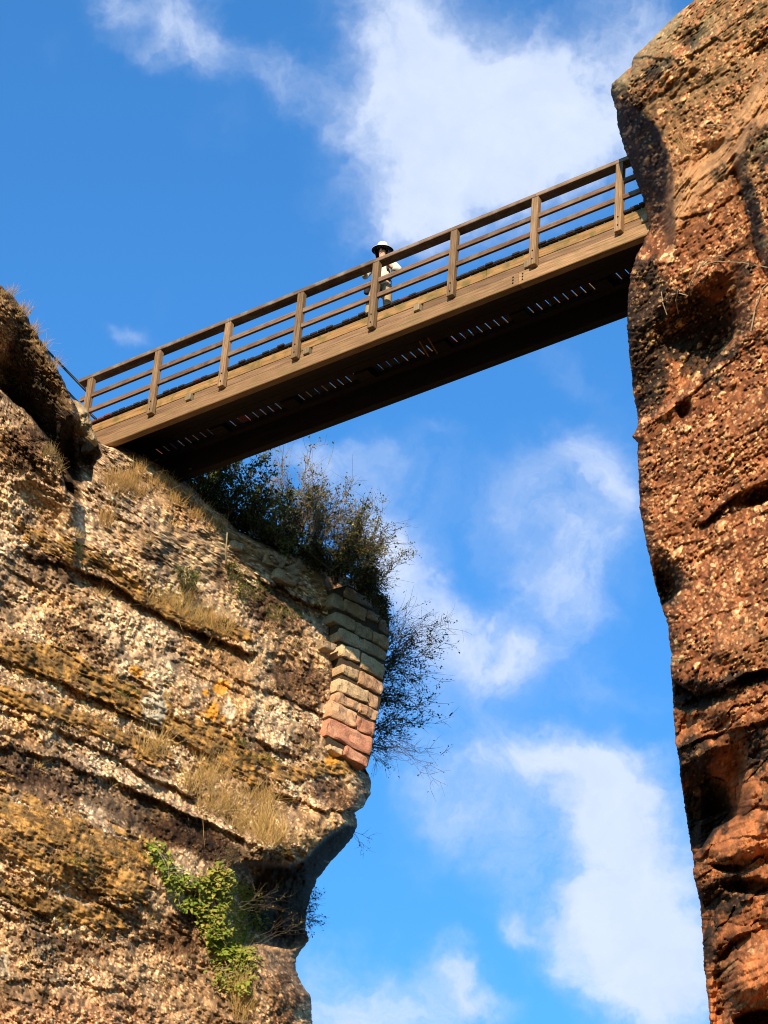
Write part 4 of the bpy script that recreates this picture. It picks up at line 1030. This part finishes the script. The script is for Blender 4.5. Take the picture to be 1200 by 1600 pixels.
shrub('shrub', 'dark matted undergrowth along the cliff rim at the foot of the shrubs', 'shrub', [(275, 768), (320, 800), (370, 836), (420, 856), (470, 876), (520, 892), (560, 914)],
      [(270, 748), (330, 775), (400, 806), (480, 835), (560, 870), (596, 915), (560, 908), (500, 884), (430, 858), (360, 828), (300, 784)], RL(430, 875) + .45, .25, 60, 1500, 6, 0.075, [(.03, .045, .012), DG, (.07, .05, .02)], 0.010, 0.004, twig_len=.25, stem_up=.2, group='shrubs crowding the cliff top')
# ivy spilling down the lower cliff
IV = [((228, 1318), (248, 1318), (275, 1350), (300, 1380), (310, 1420), (282, 1415), (262, 1375)), ((300, 1380), (345, 1350), (375, 1372), (405, 1400), (415, 1440), (395, 1470), (350, 1475), (318, 1440), (305, 1410)),
      ((318, 1440), (380, 1465), (385, 1500), (360, 1500), (330, 1480)), ((340, 1490), (400, 1480), (400, 1520), (385, 1550), (345, 1540), (332, 1515))]
def ivy(label, poly, n, cols, cx, cy, sz=.085, cat='ivy'):
    e = empty('ivy', Vector(at(cx, cy, RL(cx, cy) - .05)), label=label, cat=cat, group='ivy patches on the lower cliff')
    LV, LQ, LC = [], [], []; xs = [p[0] for p in poly]; yy = [p[1] for p in poly]
    VV, FF = [], []
    k = 0
    stems = []
    while k < n:
        x = min(xs) - 4 + rng.random() * (max(xs) - min(xs) + 8); y = min(yy) + rng.random() * (max(yy) - min(yy))
        j = rng.normal(size=2) * 5
        if not inside(poly, x, y): continue
        k += 1; x += j[0]; y += j[1]
        lump = nfbm(np.array([[x * .045, y * .045, 3.3]]), 3)[0]
        if lump < -.22 and rng.random() < .8: continue
        c = at(x, y, RL(x, y) - .06 - rng.random() * (.15 + .35 * max(0, lump + .3)))
        ax = np.array([rng.normal() * .6, -.5 + rng.normal() * .4, -.8 + rng.normal() * .4]); ax /= np.linalg.norm(ax)
        bx = np.cross(ax, np.array([rng.normal() * .5, -1, .7 + rng.normal() * .4])); bx /= np.linalg.norm(bx)
        s_ = sz * (.5 + .8 * rng.random()); b = len(LV); nn_ = np.cross(ax, bx) * s_ * .15
        # five-lobed leaf
        LV += [c, c + ax * s_ * .15 + bx * s_ * .5 + nn_, c + ax * s_ * .55 + bx * s_ * .28, c + ax * s_, c + ax * s_ * .55 - bx * s_ * .28, c + ax * s_ * .15 - bx * s_ * .5 + nn_]
        LQ += [(b, b + 1, b + 2, b + 3), (b, b + 3, b + 4, b + 5)]
        cc_ = C3(*cols[int(rng.integers(len(cols)))]) * (.7 + .6 * rng.random()); LC += [cc_] * 6
    me = np_mesh('leaves', np.array(LV), np.array(LQ)); set_col(me, np.array(LC)); link('leaves', me, leaf_mat, e)
    for _ in range(12):
        i = int(rng.integers(len(LV) // 6)) * 6; j = int(rng.integers(len(LV) // 6)) * 6
        a, b = LV[i], LV[j]
        if np.linalg.norm(a - b) > 1.6: continue
        stems.append(tube_mesh('stem', bezier(a, (a + b) / 2 + rng.normal(size=3) * .1, b, 6), 0.007, 4))
    for s_ in stems: link('stem', s_, pale_bark, e)
    return e
ivy('bright green ivy trail leading down from the mossy shelf to the ivy mass', IV[0], 520, [(.20, .24, .03), (.13, .17, .02), (.34, .34, .05)], 262, 1360)
ivy('largest clump of yellow-green ivy beside the dark cave', IV[1], 1700, [(.17, .22, .03), (.30, .28, .05), (.24, .26, .04), (.36, .26, .05)], 350, 1420)
ivy('dense fresh green ivy low on the cliff under the largest clump', IV[2], 700, [(.17, .21, .02), (.21, .24, .03), (.30, .28, .04)], 350, 1478)
ivy('thin yellowing ivy at the foot of the visible cliff', IV[3], 560, [(.24, .27, .04), (.36, .30, .06)], 365, 1515, sz=.075)
shrub('dead_bush', 'tangle of thin bare twigs across the mouth of the dark cave', 'bush', [(390, 1480), (400, 1500), (375, 1420)],
      [(395, 1400), (440, 1390), (475, 1400), (478, 1440), (450, 1470), (400, 1510), (380, 1470)], RL(400, 1500) - .3, .2, 9, 70, .8, 0.04, [OL, YL], 0.006, 0.003, bark_mat, twig_len=.35, stem_up=.2)
shrub('dead_bush', 'grey brown twigs above the ivy on the dark bed', 'bush', [(340, 1360), (300, 1340)],
      [(280, 1290), (340, 1300), (380, 1320), (375, 1350), (320, 1350), (285, 1330)], RL(330, 1350) - .1, .1, 14, 130, 1.2, 0.035, [OL, DG], 0.006, 0.003, twig_len=.2, stem_up=.3)

# grasses
grass('straw yellow grass on the narrow ledge in the middle of the pale cliff', [(245, 940, 18, 10), (280, 958, 25, 12), (315, 975, 25, 12), (345, 990, 22, 10), (290, 940, 14, 14)], .42, 950, spread=.5)
grass('tallest straw yellow grass spilling over the bed above the dark overhang', [(300, 1235, 30, 14), (345, 1265, 38, 16), (390, 1290, 36, 18), (425, 1315, 26, 20), (440, 1330, 18, 14), (405, 1260, 22, 18), (330, 1215, 28, 14), (240, 1175, 26, 10)], .55, 1900, spread=.5)
grass('scattered little straw tufts rooted in cracks all over the cliff face', [(int(x), int(y), 9, 4) for x, y in ((60, 800), (120, 840), (160, 930), (220, 905), (300, 900), (420, 985), (460, 1010), (100, 1010), (180, 1060), (260, 1090), (420, 1110), (480, 1170), (60, 1200), (180, 1230), (260, 1260), (90, 1440), (160, 1470), (230, 1440), (40, 1500), (250, 1540), (330, 1010), (400, 1040), (520, 1150), (230, 850), (270, 820))], .2, 1100, spread=.6)
grass('dry grass fringing the cliff top just below the bridge seat', [(185, 760, 22, 14), (215, 745, 18, 8), (250, 765, 20, 8), (280, 785, 18, 8), (310, 810, 16, 8), (335, 830, 16, 8), (165, 820, 12, 14), (205, 775, 24, 10)], .36, 1500, ((.56, .36, .14), (.38, .19, .06)))
grass('wispy dry grass along the crest of the shaded boulder at the left border', [(12, 462, 14, 5), (34, 490, 14, 8), (52, 520, 8, 10), (66, 545, 6, 8), (84, 575, 6, 10)], .26, 240, ((.50, .33, .14), (.30, .16, .05)), lean=(.35, 0))
grass('short brown tufts in the hollows of the shaded boulder', [(75, 715, 12, 10), (88, 735, 8, 10), (20, 605, 20, 8)], .25, 420, ((.36, .22, .08), (.16, .12, .04)))
grass('pale grass blades hanging below the ivy at the lower edge', [(372, 1560, 14, 22), (380, 1585, 18, 14), (360, 1545, 8, 12)], .5, 480, lean=(0, -.2))
grass('little fan of dry grass on the red rock pillar above the laminated rib', [(1085, 246, 8, 5), (1070, 236, 7, 5)], .34, 90, ((.55, .33, .14), (.40, .20, .08)), lean=(-.5, 0))
grass('dead golden moss and short grass matted on the swelling beds of the lower cliff', [(60, 1060, 70, 14), (190, 1110, 60, 16), (300, 1160, 50, 14), (60, 1290, 80, 30), (150, 1340, 80, 26), (80, 1380, 80, 20), (180, 900, 60, 12), (330, 975, 40, 10), (120, 1140, 80, 14)],
      .07, 8000, ((.58, .30, .07), (.20, .10, .03)), width=0.010, name='moss', droop=.3, spread=.6)
grass('sparse green grass tufts dotted over the cliff', [(390, 925, 30, 14), (410, 1190, 30, 8), (120, 1350, 20, 8), (200, 1085, 20, 8), (440, 960, 30, 14), (380, 1160, 20, 8), (110, 860, 20, 8), (60, 600, 10, 4)], .14, 1300, ((.14, .17, .03), (.08, .09, .02)), spread=.6)
# dry tendrils creeping over the red rock
vn = empty('vine', Vector(at(1090, 420, RR(1090, 420) - .05)), label='dry tendrils creeping over the red rock just right of where the bridge ends', cat='vine')
for pts in ([(1073, 475), (1080, 440), (1095, 415), (1120, 408), (1160, 410), (1200, 418)], [(1033, 456), (1036, 475), (1042, 492)], [(1173, 518), (1180, 480), (1192, 450), (1203, 440)], [(1095, 415), (1105, 405), (1130, 398)],
            [(1050, 460), (1062, 458), (1075, 462)], [(1060, 490), (1056, 470), (1060, 452)], [(1100, 196), (1120, 194), (1136, 196)]):
    link('tendril', tube_mesh('tendril', [at(x, y, RR(x, y) - .07) for x, y in pts], 0.009, 4), pale_bark, vn)

# ------------------------------------------------------------------ the person on the bridge
def skin_mesh(name, joints, bones, rad, root=0, sub=2):
    """one continuous surface grown around a skeleton"""
    me = bpy.data.meshes.new(name); me.from_pydata(joints, bones, [])
    o = bpy.data.objects.new('tmp_' + name, me); COL.objects.link(o)
    m1 = o.modifiers.new('s', 'SKIN'); m1.use_smooth_shade = True
    m2 = o.modifiers.new('d', 'SUBSURF'); m2.levels = sub; m2.render_levels = sub
    for i, v in enumerate(me.skin_vertices[0].data):
        r_ = rad[i]; v.radius = r_ if isinstance(r_, tuple) else (r_, r_); v.use_root = (i == root)
    dg = bpy.context.evaluated_depsgraph_get(); dg.update()
    out = bpy.data.meshes.new_from_object(o.evaluated_get(dg)); out.name = name
    bpy.data.objects.remove(o); out.shade_smooth(); out.materials.clear(); return out
pf = Vector((-0.30, -0.95, 0)).normalized(); pr_ = Vector((-pf.y, pf.x, 0))          # facing, and the side seen on the right
if pr_.x < 0: pr_ = -pr_
PB = bp3(4 * SP - 0.26, -0.52, -0.995)
person = empty('person', Vector(PB), label='person in white sun hat, dark glasses and pale shirt leaning on the bridge railing', cat='person')
person_M = Matrix(((pr_.x, pf.x, 0), (pr_.y, pf.y, 0), (0, 0, 1))).to_4x4()
def plink(n, me, mt, parent=person, **k):
    if parent is person: me.transform(person_M)
    o = link(n, me, mt, parent, world_coords=False, **k); return o
SKIN = simple_mat('skin', (.62, .35, .24), 0.55, var=.08, scale=8)
SHIRT = simple_mat('pale_shirt', (.58, .55, .46), 0.85, var=.10, scale=14, bump=.4)
PANT = simple_mat('khaki_trousers', (.30, .215, .12), 0.9, var=.25, scale=9, bump=.4)
NAVY = simple_mat('navy_cloth', (.015, .018, .04), 0.85, var=.2)
WHITE = simple_mat('white_cloth', (.66, .65, .61), 0.8, var=.06)
BLACK = simple_mat('black_glass', (.01, .01, .012), 0.2, var=.1)
BOOT = simple_mat('brown_boot', (.16, .085, .05), 0.7, var=.3)
STRAP = simple_mat('dark_purple_strap', (.035, .012, .022), 0.8, var=.2)
J, B_, Rr = [], [], []
def jt(p, r, par=None):
    J.append(p); Rr.append(r)
    if par is not None: B_.append((par, len(J) - 1))
    return len(J) - 1
pel = jt((0, -.04, .96), (.15, .11)); sp = jt((0, 0, 1.14), (.135, .10), pel); ch = jt((0, .03, 1.33), (.16, .115), sp)
nk = jt((0, .06, 1.475), .055, ch); hd = jt((0, .10, 1.56), (.072, .08), nk); hd2 = jt((0, .115, 1.65), (.078, .092), hd); jt((0, .10, 1.72), (.055, .062), hd2)
def hand(wr, dirv_, side):
    w = Vector(J[wr]); d = Vector(dirv_).normalized(); sdv = Vector((side, 0, 0)); 
    palm = jt(tuple(w + d * .075), (.036, .018), wr)
    for k, (off, ln_) in enumerate(((-.030, .068), (-.010, .078), (.010, .072), (.030, .056))):
        a = jt(tuple(w + d * .105 + sdv * off), .010, palm); b = jt(tuple(w + d * (.105 + ln_ * .5) + sdv * off * 1.1 + Vector((0, 0, -.006))), .009, a)
        jt(tuple(w + d * (.105 + ln_ * .85) + sdv * off * 1.1 + Vector((0, .004, -.035))), .008, b)
    a = jt(tuple(w + d * .05 + sdv * -.040), .011, palm); jt(tuple(w + d * .085 + sdv * -.062 + Vector((0, 0, -.015))), .009, a)
arms = {}
for side, el, wr in ((-1, (-.315, .02, 1.14), (-.23, .235, 1.07)), (1, (.345, .08, 1.16), (.20, .27, 1.125))):
    sh_ = jt((side * .175, .02, 1.395), .058, ch); e1 = jt(el, .042, sh_); w1 = jt(wr, .030, e1)
    hand(w1, (side * -.25, .93, .05), side); arms[side] = (sh_, e1, w1)
for side in (-1, 1):
    h = jt((side * .10, -.03, .90), .085, pel); kn = jt((side * .155, .05, .50), .058, h); an_ = jt((side * .19, -.01, .10), .042, kn); jt((side * .205, .13, .04), .035, an_)
body = plink('body', skin_mesh('body', J, B_, Rr, 0, 1), SKIN)
# trousers
J, B_, Rr = [], [], []
pel = jt((0, -.04, .99), (.165, .125)); 
for side in (-1, 1):
    h = jt((side * .10, -.03, .88), .105, pel); kn = jt((side * .155, .055, .50), .082, h); mid = jt((side * .178, .01, .28), .078, kn); jt((side * .19, -.005, .11), .074, mid)
plink('trousers', skin_mesh('trousers', J, B_, Rr), PANT)
J, B_, Rr = [], [], []
low = jt((0, -.03, .97), (.176, .135)); sp = jt((0, .005, 1.17), (.165, .125), low); ch = jt((0, .03, 1.33), (.178, .13), sp); up = jt((0, .045, 1.42), (.10, .08), ch); jt((0, .055, 1.462), (.066, .06), up)
for side, el, wr in ((-1, (-.315, .02, 1.14), (-.24, .20, 1.075)), (1, (.345, .08, 1.16), (.225, .23, 1.125))):
    sh_ = jt((side * .18, .02, 1.39), .076, ch); e1 = jt(el, .062, sh_); jt(wr, .048, e1)
plink('shirt', skin_mesh('shirt', J, B_, Rr), SHIRT)
for side in (-1, 1):
    J, B_, Rr = [], [], []
    a = jt((side * .19, -.05, .055), .052); b = jt((side * .195, .05, .05), .052, a); jt((side * .207, .17, .035), .038, b); jt((side * .19, -.02, .15), .054, a)
    plink('boot', skin_mesh('boot', J, B_, Rr), BOOT)
def lathe(name, prof, c, n=28, sx=1, sy=1, smooth=True, sector=None):
    a0, a1 = sector or (0, 2 * math.pi); full = sector is None
    m_ = n if full else n + 1; V, Fc = [], []
    for (r_, z) in prof:
        for k in range(m_):
            a = a0 + (a1 - a0) * k / n; V.append((c[0] + r_ * sx * math.cos(a), c[1] + r_ * sy * math.sin(a), c[2] + z))
    for i in range(len(prof) - 1):
        for k in range(n): Fc.append((i * m_ + k, i * m_ + (k + 1) % m_, (i + 1) * m_ + (k + 1) % m_, (i + 1) * m_ + k))
    return mesh(name, V, Fc, smooth)
tilt = Matrix.Translation((0, .11, 1.66)) @ Matrix.Rotation(math.radians(-9), 4, 'X')
def head_part(n, me, mt, parent=person):
    me.transform(tilt); return plink(n, me, mt, parent)
hat = head_part('hat', lathe('hat', [(.0, .135), (.045, .132), (.078, .118), (.095, .085), (.104, .035), (.112, .018), (.150, .004), (.195, -.022), (.193, -.026)], (0, 0, 0), sx=1, sy=1.08), WHITE)
br = head_part('hat_brim_lining', lathe('lining', [(.193, -.028), (.150, -.003), (.110, .008), (.098, .02)], (0, 0, 0), sy=1.08), NAVY)
head_part('neck_flap', lathe('flap', [(.150, -.008), (.140, -.07), (.118, -.15), (.112, -.20)], (0, 0, 0), sy=1.0, sector=(math.radians(150), math.radians(390))), NAVY)
head_part('sunglasses', lathe('glasses', [(.088, -.012), (.094, -.028), (.091, -.048), (.084, -.052)], (0, .006, 0), sector=(math.radians(28), math.radians(152)), n=12, sx=.92), BLACK)
head_part('nose', lathe('nose', [(.001, -.03), (.010, -.045), (.015, -.072), (.010, -.080), (.001, -.081)], (0, .098, 0), n=8), SKIN)
head_part('mouth', lathe('mouth', [(.083, -.098), (.086, -.103), (.083, -.108)], (0, .0, 0), sector=(math.radians(68), math.radians(112)), n=8), simple_mat('lips', (.30, .10, .08), .6))
for sx in (-1, 1):
    me = lathe('strap', [(.02, 0), (.02, .01)], (0, 0, 0), n=4)
    pts = [Vector((sx * .115, -.12, 1.30)), Vector((sx * .12, -.03, 1.475)), Vector((sx * .115, .09, 1.455)), Vector((sx * .125, .165, 1.34)), Vector((sx * .135, .13, 1.18)), Vector((sx * .15, -.05, 1.10))]
    V, Fc = [], []
    for p in pts:
        o_ = Vector((0, 0.012, 0.006)); V += [p + Vector((-.024, 0, 0)), p + Vector((.024, 0, 0)), p + Vector((.024, 0, 0)) + o_, p + Vector((-.024, 0, 0)) + o_]
    for i in range(len(pts) - 1):
        for k in range(4): Fc.append((i * 4 + k, i * 4 + (k + 1) % 4, i * 4 + 4 + (k + 1) % 4, i * 4 + 4 + k))
    plink('strap', mesh('strap', V, Fc), STRAP)
J, B_, Rr = [], [], []
a = jt((0, -.17, 1.14), (.13, .075)); b = jt((0, -.18, 1.30), (.14, .085), a); jt((0, -.15, 1.42), (.10, .06), b)
plink('backpack', skin_mesh('backpack', J, B_, Rr), STRAP)
J, B_, Rr = [], [], []
a = jt((-.21, .02, .98), (.045, .06)); b = jt((-.24, .02, .88), (.06, .065), a); jt((-.255, .01, .76), (.05, .055), b)
plink('hip_bag', skin_mesh('hip_bag', J, B_, Rr), NAVY)
plink('belt', lathe('belt', [(.172, 1.0), (.176, 1.005), (.176, 1.035), (.172, 1.04)], (0, -.03, 0), sy=.76), BLACK)
